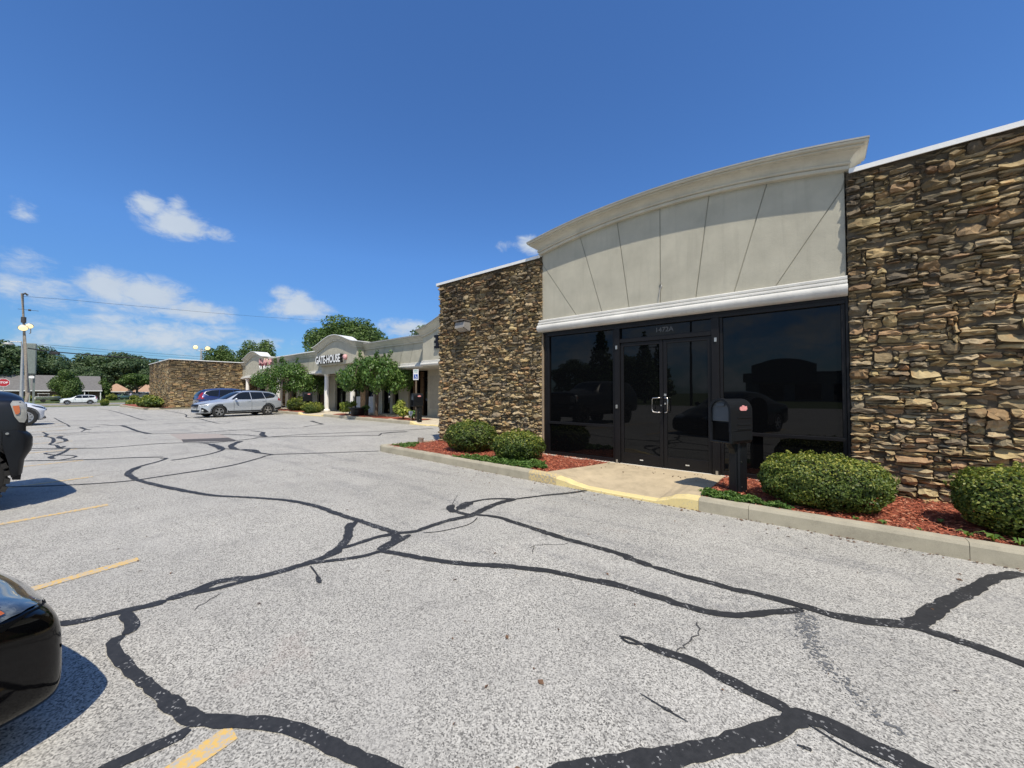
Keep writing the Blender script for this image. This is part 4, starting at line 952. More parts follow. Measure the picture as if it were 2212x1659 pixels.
white = vehicle('parked_sedan', 'white sedan with its nose out of the far left stall beside the black truck', 'car', (-26.75, -2.45, 0), math.pi / 2 + R_(8), sed, P_white, (-1.36, 1.62), .34, sed_w, sed_x(P_white), 10, False, clad=False, lvl=2, scale=1.1)
navy = vehicle('parked_suv', 'navy suv parked just beyond the white sedan', 'suv', (-31.2, -3.2, 0), math.pi / 2 + R_(8), suv, P_navy, (-1.32, 1.36), .355, suv_w, suv_x(P_navy), 5, False, lvl=2)
far_green = vehicle('passing_car', 'small pale green car in front of the tan roofed houses', 'car', (-131, 11.4, -.27), -.75, sed, P_green, (-1.36, 1.60), .33, sed_w, sed_x(P_green), 5, False, clad=False, lvl=1)
# --- black truck: only its nose reaches into the picture
trk = [(2.50, .91, .66, 1.22, 1.33, .74, .01, .01), (2.498, .935, .60, 1.27, 1.36, .77, .01, .02), (2.48, .95, .56, 1.30, 1.385, .79, .02, .02), (2.38, .955, .52, 1.33, 1.43, .79, .02, .02), (2.22, .95, .50, 1.32, 1.435, .76, .02, .01), (1.9, .95, .48, 1.33, 1.44, .74, .03), (1.3, .955, .48, 1.35, 1.47, .74, .03), (.95, .955, .48, 1.36, 1.50, .74, .03), (.75, .955, .48, 1.37, 1.64, .70, .03), (.42, .955, .48, 1.38, 1.88, .66, .03), (.15, .955, .48, 1.38, 1.93, .66, .02), (-.7, .955, .48, 1.39, 1.95, .66, .02), (-1.6, .955, .48, 1.39, 1.94, .66, .02), (-2.1, .95, .48, 1.39, 1.90, .66, .02), (-2.3, .94, .50, 1.37, 1.75, .68, .01), (-2.38, .92, .54, 1.30, 1.42, .70, .01)]
trk_w = [[(.78, 1.44), (.40, 1.80), (.2, 1.84), (-.3, 1.85), (-.3, 1.43)], [(-.34, 1.43), (-.34, 1.85), (-1.1, 1.85), (-1.1, 1.44)], [(-1.14, 1.44), (-1.14, 1.85), (-1.9, 1.83), (-2.0, 1.45)]]
def trk_x(t, bv):
    patch('windscreen', bv, [(-.66, 1.50), (.66, 1.50), (.58, 1.86), (-.58, 1.86)], carglass, t, 'front', 1, .008)
    patch('grille', bv, [(-.58, 1.00), (.58, 1.00), (.62, 1.26), (-.62, 1.26)], simple('grey_grille', (.09, .09, .095), .4, .5), t, 'front', 1, .02)
    clear = simple('cloudy_lens', (.34, .34, .31), .25, var=.25, scale=12, Coat_Weight=1.0)
    for s in (-1, 1):
        patch('headlight', bv, [(s * .63, 1.02), (s * .90, 1.02), (s * .90, 1.28), (s * .65, 1.28)], clear, t, 'front', s, .015)
    # bumper: one moulded piece across the nose, its ends drawn back round the corners
    pf = [(2.30, .955), (2.44, .965), (2.495, .945), (2.53, .905), (2.545, .86), (2.545, .76), (2.535, .70), (2.505, .64), (2.485, .59), (2.478, .50), (2.470, .42), (2.40, .395), (2.385, .46), (2.375, .54), (2.34, .66), (2.30, .80)]
    rows = []
    for y in (-.985, -.98, -.965, -.93, -.86, -.75, -.5, 0, .5, .75, .86, .93, .965, .98, .985):
        e = max(0, abs(y) - .80) / .185; k = 1 - .34 * e ** 3; sc = 1 if abs(y) < .984 else .93
        rows.append([(2.30 + (x - 2.30) * k, y, .68 + (z - .68) * sc) for x, z in pf])
    m = MB(); n0 = len(pf); 
    for r in rows: m.v += r
    for a in range(len(rows) - 1):
        for q in range(n0): w2 = (q + 1) % n0; m.f.append((a * n0 + q, a * n0 + w2, (a + 1) * n0 + w2, (a + 1) * n0 + q))
    m.f.append(tuple(range(n0))); m.f.append(tuple((len(rows) - 1) * n0 + q for q in range(n0))); bp = m.build('bumper', blackp, t, smooth=38)
    for s in (-1, 1):
        MB().box(2.535, 2.553, s * .62, s * .80, .74, .87).build('bumper_insert', simple('grey_trim', (.20, .20, .21), .35, .5), t, bevel=.006)
        MB().prism([(1.9, .50), (2.30, .50), (2.30, .96), (1.9, .98)], s * .86, s * .90, 'y').build('inner_fender', darkm, t)
        # corner lamp: amber bulb behind a cloudy lens
        m = patch('corner_lamp', bv, [(2.355, 1.28), (2.375, 1.315), (2.45, 1.315), (2.475, 1.28), (2.48, 1.10), (2.46, 1.05), (2.42, 1.06), (2.385, 1.13)], clear, t, 'side', s, .012, .04)
        m2 = patch('amber_lens', bv, [(2.37, 1.255), (2.42, 1.26), (2.425, 1.18), (2.41, 1.155), (2.39, 1.155)], amber, t, 'side', s, .024, .04); m2.parent = m
        patch('body_seam', bv, line(2.12, .98, 2.20, 1.38, .006), darkm, t, 'side', s, .003)
        m = MB(); m.lathe([(.001, 0), (.014, 0), (.010, .012), (.001, .014)], (2.33, 0, .93), 10, 'y'); m.xf(Matrix.Translation((0, .985, 0)) if s > 0 else Matrix.Translation((0, -.999, 0))); m.build('bumper_bolt', steel, t)
truck = vehicle('pickup_truck', 'black off road truck nose with amber corner lamp at the left edge', 'truck', (-8.14, -2.74, 0), math.pi / 2 + R_(9), trk, P_black2, (-1.35, 1.96), .40, trk_w, trk_x, 6, False, offroad=True, lvl=2, rimm=blackp, wwid=.29)
# --- black car in the near corner
blk = [(2.40, .70, .12, .40, .44, .54, .005, .04), (2.398, .79, .10, .46, .49, .60, .005, .06), (2.38, .84, .09, .52, .545, .63, .01, .08), (2.29, .87, .09, .58, .61, .65, .015, .10), (2.13, .89, .10, .625, .665, .66, .02, .09), (1.90, .905, .16, .66, .72, .66, .04, .06), (1.55, .915, .17, .78, .86, .68, .05, .01), (1.2, .92, .18, .86, .96, .68, .04), (.9, .925, .18, .92, 1.06, .68, .04), (.55, .925, .18, .94, 1.27, .63, .03), (.15, .925, .18, .95, 1.43, .58, .03), (-.2, .925, .18, .96, 1.46, .57, .03), (-.9, .925, .18, .97, 1.44, .56, .03), (-1.4, .92, .18, .99, 1.32, .56, .03), (-1.85, .91, .20, 1.0, 1.12, .60, .03), (-2.1, .89, .23, 1.0, 1.07, .62, .02, -.03), (-2.3, .85, .28, .95, 1.0, .60, .01, -.08), (-2.36, .78, .36, .80, .86, .56, .01, -.12)]
def blk_x(t, bv):
    patch('windscreen', bv, [(-.62, 1.05), (.62, 1.05), (.52, 1.39), (0, 1.42), (-.52, 1.39)], carglass, t, 'front', 1, .008)
    patch('rear_window', bv, [(-.54, 1.14), (.54, 1.14), (.48, 1.38), (-.48, 1.38)], carglass, t, 'rear', 1, .008)
    patch('grille', bv, [(-.36, .25), (.36, .25), (.32, .36), (-.32, .36)], blackp, t, 'front', 1, .008)
    lens = NT('clear_headlight'); n = lens.noise(9, 4, .6, None, 1.2); c = lens.ramp(n, [(.35, (.015, .02, .03)), (.5, (.07, .08, .08)), (.62, (.20, .22, .21)), (.7, (.03, .035, .04))]); lens = lens.fin(c, .08, .3, Coat_Weight=1.0)
    for s in (-1, 1):
        hl = patch('headlight', bv, [(1.86, s * .80), (1.90, s * .86), (2.15, s * .836), (2.21, s * .806), (2.27, s * .75), (2.31, s * .68), (2.342, s * .58), (2.352, s * .44), (2.325, s * .32), (2.27, s * .33), (2.10, s * .52), (1.95, s * .68)], lens, t, 'top', s, .010, .03)
        tn = patch('turn_lamp', bv, [(2.05, s * .848), (2.12, s * .838), (2.165, s * .815), (2.15, s * .785), (2.08, s * .79), (2.02, s * .82)], amber, t, 'top', s, .018, .03); tn.parent = hl
        patch('bonnet_seam', bv, [(2.335, s * .305), (2.265, s * .315), (2.09, s * .505), (1.94, s * .665), (1.2, s * .74), (1.2, s * .750), (1.945, s * .673), (2.095, s * .513), (2.268, s * .324), (2.335, s * .314)], darkm, t, 'top', s, .004)
        patch('lamp_seam', bv, [(1.90, s * .866), (2.152, s * .842), (2.214, s * .811), (2.275, s * .754), (2.316, s * .682), (2.348, s * .58), (2.358, s * .44), (2.364, s * .44), (2.354, s * .581), (2.321, s * .685), (2.279, s * .759), (2.217, s * .817), (2.154, s * .849), (1.90, s * .873)], darkm, t, 'top', s, .005)
        patch('bumper_crease', bv, [(s * .30, .24), (s * .62, .30), (s * .80, .36), (s * .80, .375), (s * .62, .325), (s * .30, .275)], darkm, t, 'front', s, .004)
        for a, b, c, d in ((.60, .30, .64, .96), (-.38, .30, -.38, .96)): patch('door_seam', bv, line(a, b, c, d, .007), darkm, t, 'side', s, .003)
        patch('tail_lamp', bv, [(-2.0, .86), (-2.30, .84), (-2.26, .96), (-2.05, .98)], red_lens, t, 'side', s, .010)
    mirror(t, .58, .98, 1.0, P_black)
black = vehicle('black_car', 'glossy black car bumper and headlight at the bottom left corner', 'car', (-2.42, -2.40, 0), math.pi / 2 + R_(20), blk, P_black, (-1.36, 1.42), .33, sed_w, blk_x, 5, False, clad=False, lvl=3)
# ------------------------------------------------------------------ recessed row of shops
PY = 12.0; GY = 13.25
def x3(px, Y, py=1200): return oy(*c3(px, py), Y).x
plaza = thing('shop_row', 'long greige stucco shop row with arched parapets behind the parking bays', 'building', (-25, GY, 0))
pl = plaza
WX0, WX1 = -43.5, -7.7
MB().box(WX0, WX1, GY + .35, GY + 9, 0, 4.1).build('shell', stucco, pl, True)
# fascia with raked grooves
fb = MB().box(WX0, WX1, PY + .02, GY + .3, 2.72, 4.2); fb.build('fascia_backing', groove_m, pl, True)
peds = [(-41.0, -36.2, 11.55), (-26.3, -21.1, 11.5), (-14.9, -8.6, 11.5)]
def fascia(x0, x1, slant, n):
    pn = MB()
    w = (x1 - x0) / n
    for i in range(n):
        a, b = x0 + i * w, x0 + (i + 1) * w; g0 = .012 if i else 0; g1 = .012 if i < n - 1 else 0
        sa = slant if i else 0; sb = slant if i < n - 1 else 0
        pn.quad((a + g0, PY, 2.9), (b - g1, PY, 2.9), (b + sb - g1, PY, 4.1), (a + sa + g0, PY, 4.1))
    pn.build('stucco_panel', stucco, pl, True, fix=False)
fascia(WX0 + .1, peds[0][0], .25, 3); fascia(peds[0][1], peds[1][0], .3, 11); fascia(peds[1][1], peds[2][0], .42, 7); fascia(peds[2][1], WX1, .3, 1)
prf = [(0, 0), (.06, 0), (.06, .06), (.045, .065), (.075, .09), (.10, .13), (.15, .22), (.19, .26), (.19, .29), (.22, .30), (.22, .33)]
for a, b in ((WX0, peds[0][0]), (peds[0][1], peds[1][0]), (peds[1][1], peds[2][0])):
    m = MB(); m.grid([[(x, PY - o, 3.97 + z) for o, z in prf] + [(x, PY + .3, 4.30)] for x in (a, b)], flip=True); m.build('cornice', stucco_l, pl, True)
    m = MB().box(a, b, PY - .235, PY - .221, 4.28, 4.335).box(a, b, PY - .235, PY + .4, 4.3351, 4.345); m.build('cornice_flashing', flash if b > -15 else coping_m, pl, True)
    m = MB(); m.grid([[(x, PY - o, z) for o, z in prof_b] for x in (a, b)], flip=True); m.build('eave_band', stucco_w, pl, True, smooth=40)
MB().box(WX0, WX1, PY + .01, GY + .3, 2.66, 2.72).build('soffit', simple('soffit_paint', (.42, .41, .37), .9), pl, True)
def eyebrow(x0, x1, zs, rise):
    def f(x):
        u = max(-1, min(1, (x - (x0 + x1) / 2) / ((x1 - x0) / 2))); return zs + rise * (.5 + .5 * math.cos(math.pi * u)) ** .8
    return f
def pediment(x0, x1, y, zs, rise, zf):
    f = eyebrow(x0, x1, zs, rise) if rise > .3 else (lambda x: zs + rise * (1 - ((x - (x0 + x1) / 2) / ((x1 - x0) / 2)) ** 2))
    m = MB(); P = [(x0, zf), (x1, zf)] + [(x1 - (x1 - x0) * q / 24, f(x1 - (x1 - x0) * q / 24) + .03) for q in range(25)]; m.prism(P, y, y + .9, 'y'); m.build('parapet', stucco, pl, True)
    cornice('parapet_cornice', pl, x0, x1, y, f, [(o * 1.15, u) for o, u in prf], .85, stucco_l, samples=24)
    cornice('cornice_flashing', pl, x0, x1, y, f, [(.27, .325), (.27, .36), (-.9, .37)], .85, coping_m if x0 < -20 else flash, samples=24)
    return f
for (a, b, y), (zs, rise, zf) in zip(peds, ((4.12, .55, 2.70), (4.10, .60, 3.20), (4.12, .78, 2.70))): pediment(a, b, y, zs, rise, zf)
a, b, y = peds[1]; MB().box(a, b, y + .32, y + .9, 2.66, 3.199).build('parapet_beam', stucco, pl, True)
for a, b, y in (peds[0], peds[2]):
    m = MB(); m.grid([[(x, y - o, z) for o, z in prof_b] for x in (a, b)], flip=True); m.grid([[(a, y - o, z) for o, z in prof_b], [(a, PY, z) for o, z in prof_b]]); m.build('eave_band', stucco_w, pl, True, smooth=40)
    MB().box(a, b, y + .01, PY + .02, 2.66, 2.699).build('soffit', simple('soffit_paint', (.42, .41, .37), .9), pl, True)
# shop fronts under the canopy: alternating piers, stone returns, dark openings
dark_r = GY + .22
MB().box(WX0, WX1, dark_r, dark_r + .1, .1, 2.7).build('dark_glazing', pane, pl, True)
cols_px = [(-560, -520), (365, 447), (595, 686), (832, 900), (1238, 1312), (1416, 1450), (1540, 1656), (1915, 2150)]
piers = MB()
for a, b in cols_px: piers.box(x3(a, GY), x3(b, GY), GY, GY + .3, .12, 2.67)
for a, b in ((-380, -345), (-250, -200), (20, 55), (170, 205), (210, 247), (1183, 1203), (1520, 1540)): piers.box(x3(a, GY), x3(b, GY), GY + .05, GY + .3, .12, 2.67)
piers.build_each('pier', stucco, pl, True)
lower = MB()
for a, b in ((955, 1015), (1110, 1182)): lower.box(x3(a, GY), x3(b, GY), GY + .08, GY + .2, .12, 1.15)
lower.build_each('window_apron', simple('pale_blue_panel', (.44, .48, .53), .6), pl, True)
lr = MB()
for a, b in ((470, 540), (1700, 1740), (1795, 1830), (70, 110)): lr.box(x3(a, GY), x3(b, GY), GY + .12, GY + .21, .13, 2.6)
lr.build_each('stone_return', simple('brown_stone_return', (.12, .075, .04), .95, var=.5, scale=9, bump=1.0, bscale=14), pl, True)
lr = MB().box(x3(1015, GY), x3(1080, GY), GY + .04, GY + .28, .13, 2.6); lr.build('stone_pier', simple('tan_stone_pier', (.28, .18, .10), .95, var=.5, scale=9, bump=1.0, bscale=14), pl, True)
fr = MB()
for px in (450, 552, 690, 760, 828, 1315, 1413, 1462, 1660, 1755, 1822, 1913): x = x3(px, GY); fr.box(x - .03, x + .03, GY + .14, dark_r - .001, .13, 2.65)
for a, b in ((450, 552), (690, 828), (1660, 1913), (1315, 1413)): fr.box(x3(a, GY), x3(b, GY), GY + .15, dark_r - .002, 2.2, 2.27)
fr.build_each('shop_frame', bronze, pl, True)
# recessed panel on the stucco bay next to the near unit
xa, xb = x3(1945, GY), -9.6
for q in (0,): MB().box(xa, xb, GY - .012, GY - .001, .55, 2.35).build('inset_panel', simple('inset_stucco', (.36, .345, .29), .9, var=.1), pl, True)
# columns
cpos = [c2(1515, 900)[0], (600 + 1735 * .13562) / 1.38879, c3(575, 0)[0], c3(920, 0)[0]]
col_m = simple('white_column', (.80, .79, .76), .7, var=.05)
for vx in cpos:
    p = oy(vx, 860, PY + .05)
    m = MB().lathe([(.24, .14), (.24, .20), (.21, .21), (.22, .25), (.20, .28), (.155, .31), (.145, .6), (.15, 1.4), (.14, 2.45), (.135, 2.52), (.16, 2.54), (.16, 2.57), (.19, 2.62), (.19, 2.67)], (p.x, p.y, 0), 24); m.build('column', col_m, pl, True, smooth=30)
# walkway slab and kerb with dips
KF = 10.25
def kf_y(x): return KF + (.12 if x > -13 else 0) + .06 * math.sin(x * .5)
dips = [(x3(520, KF), x3(205, KF)), (x3(2400, KF), x3(1690, KF))]
dips = [tuple(sorted(d)) for d in dips]
def kf_h(x):
    for a, b in dips:
        if a <= x <= b:
            e = min(x - a, b - x); t = min(1, e / .45); return .15 - .11 * t * t * (3 - 2 * t)
    return .15
def seg_run(x0, x1, mat, nm): m = MB(); kerb_run(m, x0, x1, .12, kf_h, kf_y); setp(m.build(nm, mat), kind='structure')
pts = [-43.2] + [v for d in sorted(dips) for v in d] + [-7.9]
for i in range(0, len(pts) - 1):
    inside = i % 2 == 1
    if pts[i + 1] > pts[i]: seg_run(pts[i], min(pts[i + 1], -7.9), ykerb if inside else conc, 'yellow_kerb' if inside else 'kerb')
rows = []
for j, y in enumerate((KF + .15, KF + .5, KF + 1.0, GY + .3)):
    rows.append([(x, y if j else kf_y(x) + .15, (kf_h(x) if j == 0 else (kf_h(x) + .13) / 2 if j == 1 else .13) - .004) for x in np.linspace(-43.2, -7.87, 240)])
setp(MB().grid(rows).build('walkway', walk_m, fix=False), kind='structure')
MB_ = MB()
for (a, b, y0, y1) in ((-43, dips[0][0] - .15, KF + .18, 11.75), (dips[0][1] + .2, x3(1690, KF) - .1, KF + .18, 11.6)):
    if b > a: MB_.grid([[(x, y, .148 + .015 * math.sin(x * 3 + y * 5)) for x in np.linspace(a, b, 50)] for y in np.linspace(y0, y1, 7)])
setp(MB_.build('mulch_bed', mulch, fix=False), kind='structure')
# ------------------------------------------------------------------ far stone wing
wing = thing('stone_wing_building', 'far brown fieldstone block with white coping closing the shop row', 'building', (-48, 7, 0))
WGY = 6.75; WGX = -43.55; WL = -53.6; WH = 4.32
wl_ = wing.location
def wloc(f): return lambda u, v, w: (lambda p: (p[0] - wl_.x, p[1] - wl_.y, p[2]))(f(u, v, w))
stone_wall('stone_wall', wing, WGX - WL, WH - .05, wloc(lambda u, v, w: (WL + u, WGY - w, v + .02)), 41, cu=.075, cv=.058, detail=False, prot=(.02, .10), tone=.95)
stone_wall('stone_wall', wing, 6.4, WH - .05, wloc(lambda u, v, w: (WGX + w, WGY + u, v + .02)), 47, cu=.075, cv=.058, detail=False, prot=(.02, .10), tone=.95)
MB().box(WL, WGX - .001, WGY + .001, WGY + 15, -.02, WH).build('wall_core', mortar, wing, True)
m = MB().box(WL - .1, WGX + .12, WGY - .12, WGY + 15.1, WH - .03, WH + .035); m.build('coping', coping_m, wing, True)
# kerb, bed and trimmed shrubs round its foot
k_ = MB(); P = [(-59.5, 5.2), (-57, 4.9), (-54, 4.85), (-50, 4.9), (-44.5, 5.0), (-42.9, 5.2), (-42.5, 5.9), (-42.5, 10.3)]
k_.grid([[(x, y, -.12), (x, y, .14), (x + (.06 if x > -43 else .0), y + .15, .15), (x - (.1 if x > -43 else 0), y + .17, .0)] for x, y in P]); setp(k_.build('kerb', conc), kind='structure')
bp = MB(); bp.grid([[(x, y, .13) for x in np.linspace(-59, -42.8, 20)] for y in (5.1, 5.8, 6.9)]); setp(bp.build('mulch_bed', mulch, fix=False), kind='structure')
# ------------------------------------------------------------------ signs on the row
Rx = Matrix.Rotation(math.pi / 2, 4, 'X')
def face_text(s, size, p, depth, parent, name, xs, off, space, mat, smat, parent_loc):
    return text_mesh(s, size, depth, mat, parent, name, Matrix.Translation(Vector(p) - Vector(parent_loc)) @ Rx, xs, off, space, smat)
blk_letter = simple('black_letter_return', (.012, .012, .014), .4); wht = simple('white_letter_face', (.85, .85, .83), .4, var=.03)
sg = thing('shop_sign', 'GATE-HOUSE white letters with black sides on the middle arch', 'sign', (-23.9, 11.4, 3.6))
sy = 11.5
pL = oy(*c3(468, 810), sy); pR = oy(*c3(795, 775), sy)
tm = face_text('GATE-HOUSE', .68, ((pL.x + pR.x) / 2, sy - .11, (pL.z + pR.z) / 2 + .0), .10, sg, 'letters', .66, .022, .97, wht, blk_letter, sg.location)
ws = [v.co.x for v in tm.data.vertices]; k = (pR.x - pL.x) / (max(ws) - min(ws)); cx_ = (pL.x + pR.x) / 2 - sg.location.x
for v in tm.data.vertices: v.co.x = cx_ + (v.co.x - cx_) * k
# thick serifs so the letters read like the slab face on the building
pk = simple('pink_sign_plastic', (.66, .36, .36), .5, var=.25, scale=9); pkd = simple('plum_sign_plastic', (.22, .06, .08), .5, var=.3, scale=9)
pcx = oy(*c3(818, 770), sy); m = MB().lathe([(.001, -.16), (.13, -.15), (.17, -.08), (.17, 0)], (pcx.x + .12 - sg.location.x, sy - .0 - sg.location.y, pcx.z - sg.location.z + .05), 14, 'y'); m.build('round_badge', pk, sg, smooth=True)
# script sign on the far arch: clustered pink and plum strokes with white strokes under
s2 = thing('shop_sign', 'pink and plum clustered script sign with white strokes on the farthest arch', 'sign', (-38.6, 11.4, 3.5))
def c9(x, y): return ((760 + x * .04521) / 1.38879, (1050 + y * .04521) / 1.38879)
sy2 = 11.55; rs = random.Random(2)
def strokes(n, box, rad, mat, name, vert):
    m = MB()
    for i in range(n):
        x = rs.uniform(box[0], box[2]); y = rs.uniform(box[1], box[3]); h = rs.uniform(*vert); a = rs.uniform(-60, 60)
        P = [oy(*c9(x, y), sy2), oy(*c9(x + a * .4, y + h * .5), sy2), oy(*c9(x + a, y + h), sy2)]
        m.tube([(p.x - s2.location.x, sy2 - .07 - s2.location.y, p.z - s2.location.z) for p in P], rad, 6)
    m.build(name, mat, s2)
strokes(34, (480, 560, 1240, 820), .055, pk, 'pink_strokes', (60, 240)); strokes(20, (480, 860, 1240, 960), .05, pkd, 'plum_strokes', (40, 120)); strokes(12, (760, 560, 1240, 720), .045, simple('sand_sign_plastic', (.6, .5, .34), .5), 'sand_strokes', (60, 160))
strokes(15, (490, 1040, 1180, 1080), .05, wht, 'white_strokes', (180, 280)); strokes(8, (500, 980, 1240, 1080), .05, blk_letter, 'dark_strokes', (60, 240))
# block letter sign half hidden by the near wing
s3 = thing('shop_sign', 'dark block letters reading E I beside the near stone corner', 'sign', (-14.0, 11.4, 3.6))
def c10(x, y): return ((1260 + x * .07233) / 1.38879, (940 + y * .07233) / 1.38879)
lm_ = simple('charcoal_letter', (.010, .010, .014), .5, Specular_IOR_Level=.2); le = simple('pale_letter_edge', (.5, .5, .5), .5)
def qx(px, py, d=0): 
    p = oy(*c10(px, py), sy - .12); return p.x - s3.location.x, p.z - s3.location.z
xl, zt_ = qx(580, 910); xr, _ = qx(745, 900); _, zb_ = qx(580, 1450); yl = sy - .12 - s3.location.y
m = MB(); hh = (zt_ - zb_)
m.box(xr - .16, xr, yl, yl + .12, zb_, zt_)
for q in (0, .41, .82): m.box(xl, xr - .1601, yl, yl + .12, zb_ + hh * q, zb_ + hh * (q + .18))
m.build('letter_e', lm_, s3)
x2l, _ = qx(782, 1000); m = MB().box(x2l, x2l + .16, yl, yl + .12, zb_, zt_); m.build('letter_i', lm_, s3)
# ------------------------------------------------------------------ mailboxes
mb_grey = simple('grey_plastic', (.06, .072, .085), .5, var=.1)
def sticker_mat(): return simple('pink_sticker', (.72, .30, .30), .6, var=.15, scale=30)
def mailbox(label, loc, rz, sc=1.0, group='plastic post mailboxes along the shop fronts'):
    t = thing('mailbox', label, 'mailbox', loc, rz, group); t.scale = (sc,) * 3
    # local: +x is the door side, box runs along x
    W_, L_, LB = .145, .27, -.165
    prof_ = [(-W_, 0), (-W_, .27)] + [(-W_ * math.cos(R_(a)), .27 + .155 * math.sin(R_(a))) for a in range(15, 180, 15)] + [(W_, .27), (W_, 0)]
    m = MB(); m.prism([(y, z + .86) for y, z in prof_], LB, L_ - .02, 'x'); m.build('box', blackp, t, bevel=.008)
    m = MB(); o_ = [(y * 1.06, .86 + z * 1.02) for y, z in prof_]; i_ = [(y * .86, .86 + .0 + z * .955) for y, z in prof_]
    for a in range(len(o_) - 1): m.prism([o_[a], o_[a + 1], i_[a + 1], i_[a]], L_ - .02, L_ + .045, 'x')
    m.build('hood', blackp, t)
    m = MB(); m.prism([(y * .84, .88 + z * .93) for y, z in [(p, max(.12, q)) for p, q in prof_]], L_ - .02, L_ + .012, 'x'); d_ = m.build('door', mb_grey, t, bevel=.004)
    m = MB(); m.prism([(-.05, 1.19), (.05, 1.19), (.06, 1.21), (.05, 1.225), (-.05, 1.225), (-.06, 1.21)], L_ + .010, L_ + .03, 'x'); m.build('door_pull', mb_grey, d_)
    m = MB(); m.prism([(-.12, .70), (-.142, .74), (-.142, .8595), (.142, .8595), (.142, .74), (.12, .70)], LB, L_ - .02, 'x'); m.box(L_ - .0199, L_ + .035, -.15, -.12, .71, .97); m.box(L_ - .0199, L_ + .035, .12, .15, .71, .97); m.box(L_ - .0199, L_ + .035, -.1199, .1199, .71, .735); m.build('newspaper_slot', blackp, t, bevel=.006)
    MB().box(L_ - .015, L_ + .004, -.118, .118, .737, .97).build('slot_opening', darkm, t)
    for s in (-1, 1):
        for z in (.88, .94, 1.03): MB().box(-.12, .16, s * .145, s * .152, z, z + .018).build('side_rib', blackp, t, bevel=.003)
    m = MB(); m.prism([(-.075, -.08), (.075, -.08), (.09, -.06), (.09, .06), (.075, .08), (-.075, .08), (-.09, .06), (-.09, -.06)], -.05, .75, 'z'); m.v = [(x - .06, y, z) for x, y, z in m.v]
    m.box(.03, .05, -.05, .05, -.05, .72); m.build('post', blackp, t, bevel=.006)
    m = MB(); m.prism([(.03, .50), (.03, .745), (.22, .745), (.16, .71), (.08, .62)], -.045, .045, 'y'); m.build('bracket', blackp, t, bevel=.006)
    for z in (.11, .44):
        for s in (-1, 1): MB().lathe([(.001, s * .083), (.012, s * .083), (.012, s * .080)], (.0 - .02, 0, z), 10, 'y').build('bolt', steel, t)
    for s in (-1, 1):
        m = MB(); m.prism([(-.02, 1.13), (.09, 1.13), (.115, 1.145), (.115, 1.17), (.09, 1.185), (.075, 1.18), (.055, 1.20), (.03, 1.20), (-.0, 1.185), (-.035, 1.19), (-.045, 1.15)], s * .1455, s * .149, 'y'); m.build('sticker', sticker_mat(), t)
    return t
mp = gz(1589, 1063, .125)
mbx = mailbox('black plastic mailbox with grey door on its post before the near dark window', (mp.x + .0, mp.y - .02, .10), R_(-114), .965)
# ------------------------------------------------------------------ vegetation
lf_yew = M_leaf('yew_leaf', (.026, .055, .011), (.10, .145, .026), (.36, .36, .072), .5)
lf_ground = M_leaf('groundcover_leaf', (.03, .07, .015), (.075, .15, .03), (.18, .28, .07))
lf_mul = M_leaf('mulberry_leaf', (.03, .07, .016), (.08, .155, .036), (.20, .30, .08), .4)
lf_tree = M_leaf('shade_tree_leaf', (.035, .07, .018), (.09, .15, .036), (.18, .24, .065))
lf_far = M_leaf('hazed_leaf', (.036, .07, .034), (.085, .135, .058), (.16, .215, .10))  # distance haze is mixed into these leaf colours
lf_yellow = M_leaf('yellow_green_leaf', (.08, .13, .02), (.20, .26, .04), (.42, .42, .09))
bark = simple('bark', (.085, .065, .048), .95, var=.4, scale=18, bump=1.0, bscale=30)
def leaves(blobs, n, size, seed, sq=0, droop=0.0, inward=.25, up=.15, aspect=1.7, tint_top=0.0, tint_rng=(0, .8), flat=0.0, noise_amp=.12):
    rg = np.random.default_rng(seed); B_ = np.array(blobs, float); w = (B_[:, 3] * B_[:, 4] + B_[:, 3] * B_[:, 5] + B_[:, 4] * B_[:, 5]); w /= w.sum()
    bi = rg.choice(len(B_), n, p=w); b = B_[bi]; d = rg.normal(size=(n, 3)); d /= np.linalg.norm(d, axis=1)[:, None]
    wob = 1 + noise_amp * (np.sin(d[:, 0] * 7 + bi * 1.3) * np.sin(d[:, 1] * 6 + bi) * np.sin(d[:, 2] * 8 + 2))
    r = (1 - inward * rg.random(n) ** 1.8) * wob
    if sq: r = r / (np.abs(d) ** sq).sum(1) ** (1 / sq) * .97
    pos = b[:, :3] + d * b[:, 3:6] * r[:, None]
    nrm = d / b[:, 3:6]; nrm /= np.linalg.norm(nrm, axis=1)[:, None]; nrm = nrm + rg.normal(size=(n, 3)) * .55 + np.array([0, 0, up]); nrm /= np.linalg.norm(nrm, axis=1)[:, None]
    t = np.cross(nrm, rg.normal(size=(n, 3))); t[:, 2] -= droop; t -= (t * nrm).sum(1)[:, None] * nrm; t /= np.linalg.norm(t, axis=1)[:, None] + 1e-9; bt = np.cross(nrm, t)
    s = size * rg.uniform(.65, 1.3, n); a = s[:, None] * aspect * .5; c = s[:, None] * .5
    verts = np.stack([pos - t * a, pos + bt * c + nrm * c * .15, pos + t * a, pos - bt * c + nrm * c * .15], 1)
    tint = rg.uniform(tint_rng[0], tint_rng[1], n) + rg.normal(0, .06, n)
    clump = np.sin(pos[:, 0] * 2.1 / max(.3, size * 12)) * np.sin(pos[:, 1] * 2.3 / max(.3, size * 12) + 1) * np.sin(pos[:, 2] * 2.0 / max(.3, size * 12)); tint += clump * .15
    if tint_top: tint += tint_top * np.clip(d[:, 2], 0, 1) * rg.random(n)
    return verts.reshape(-1, 3), np.clip(tint, 0, 1)
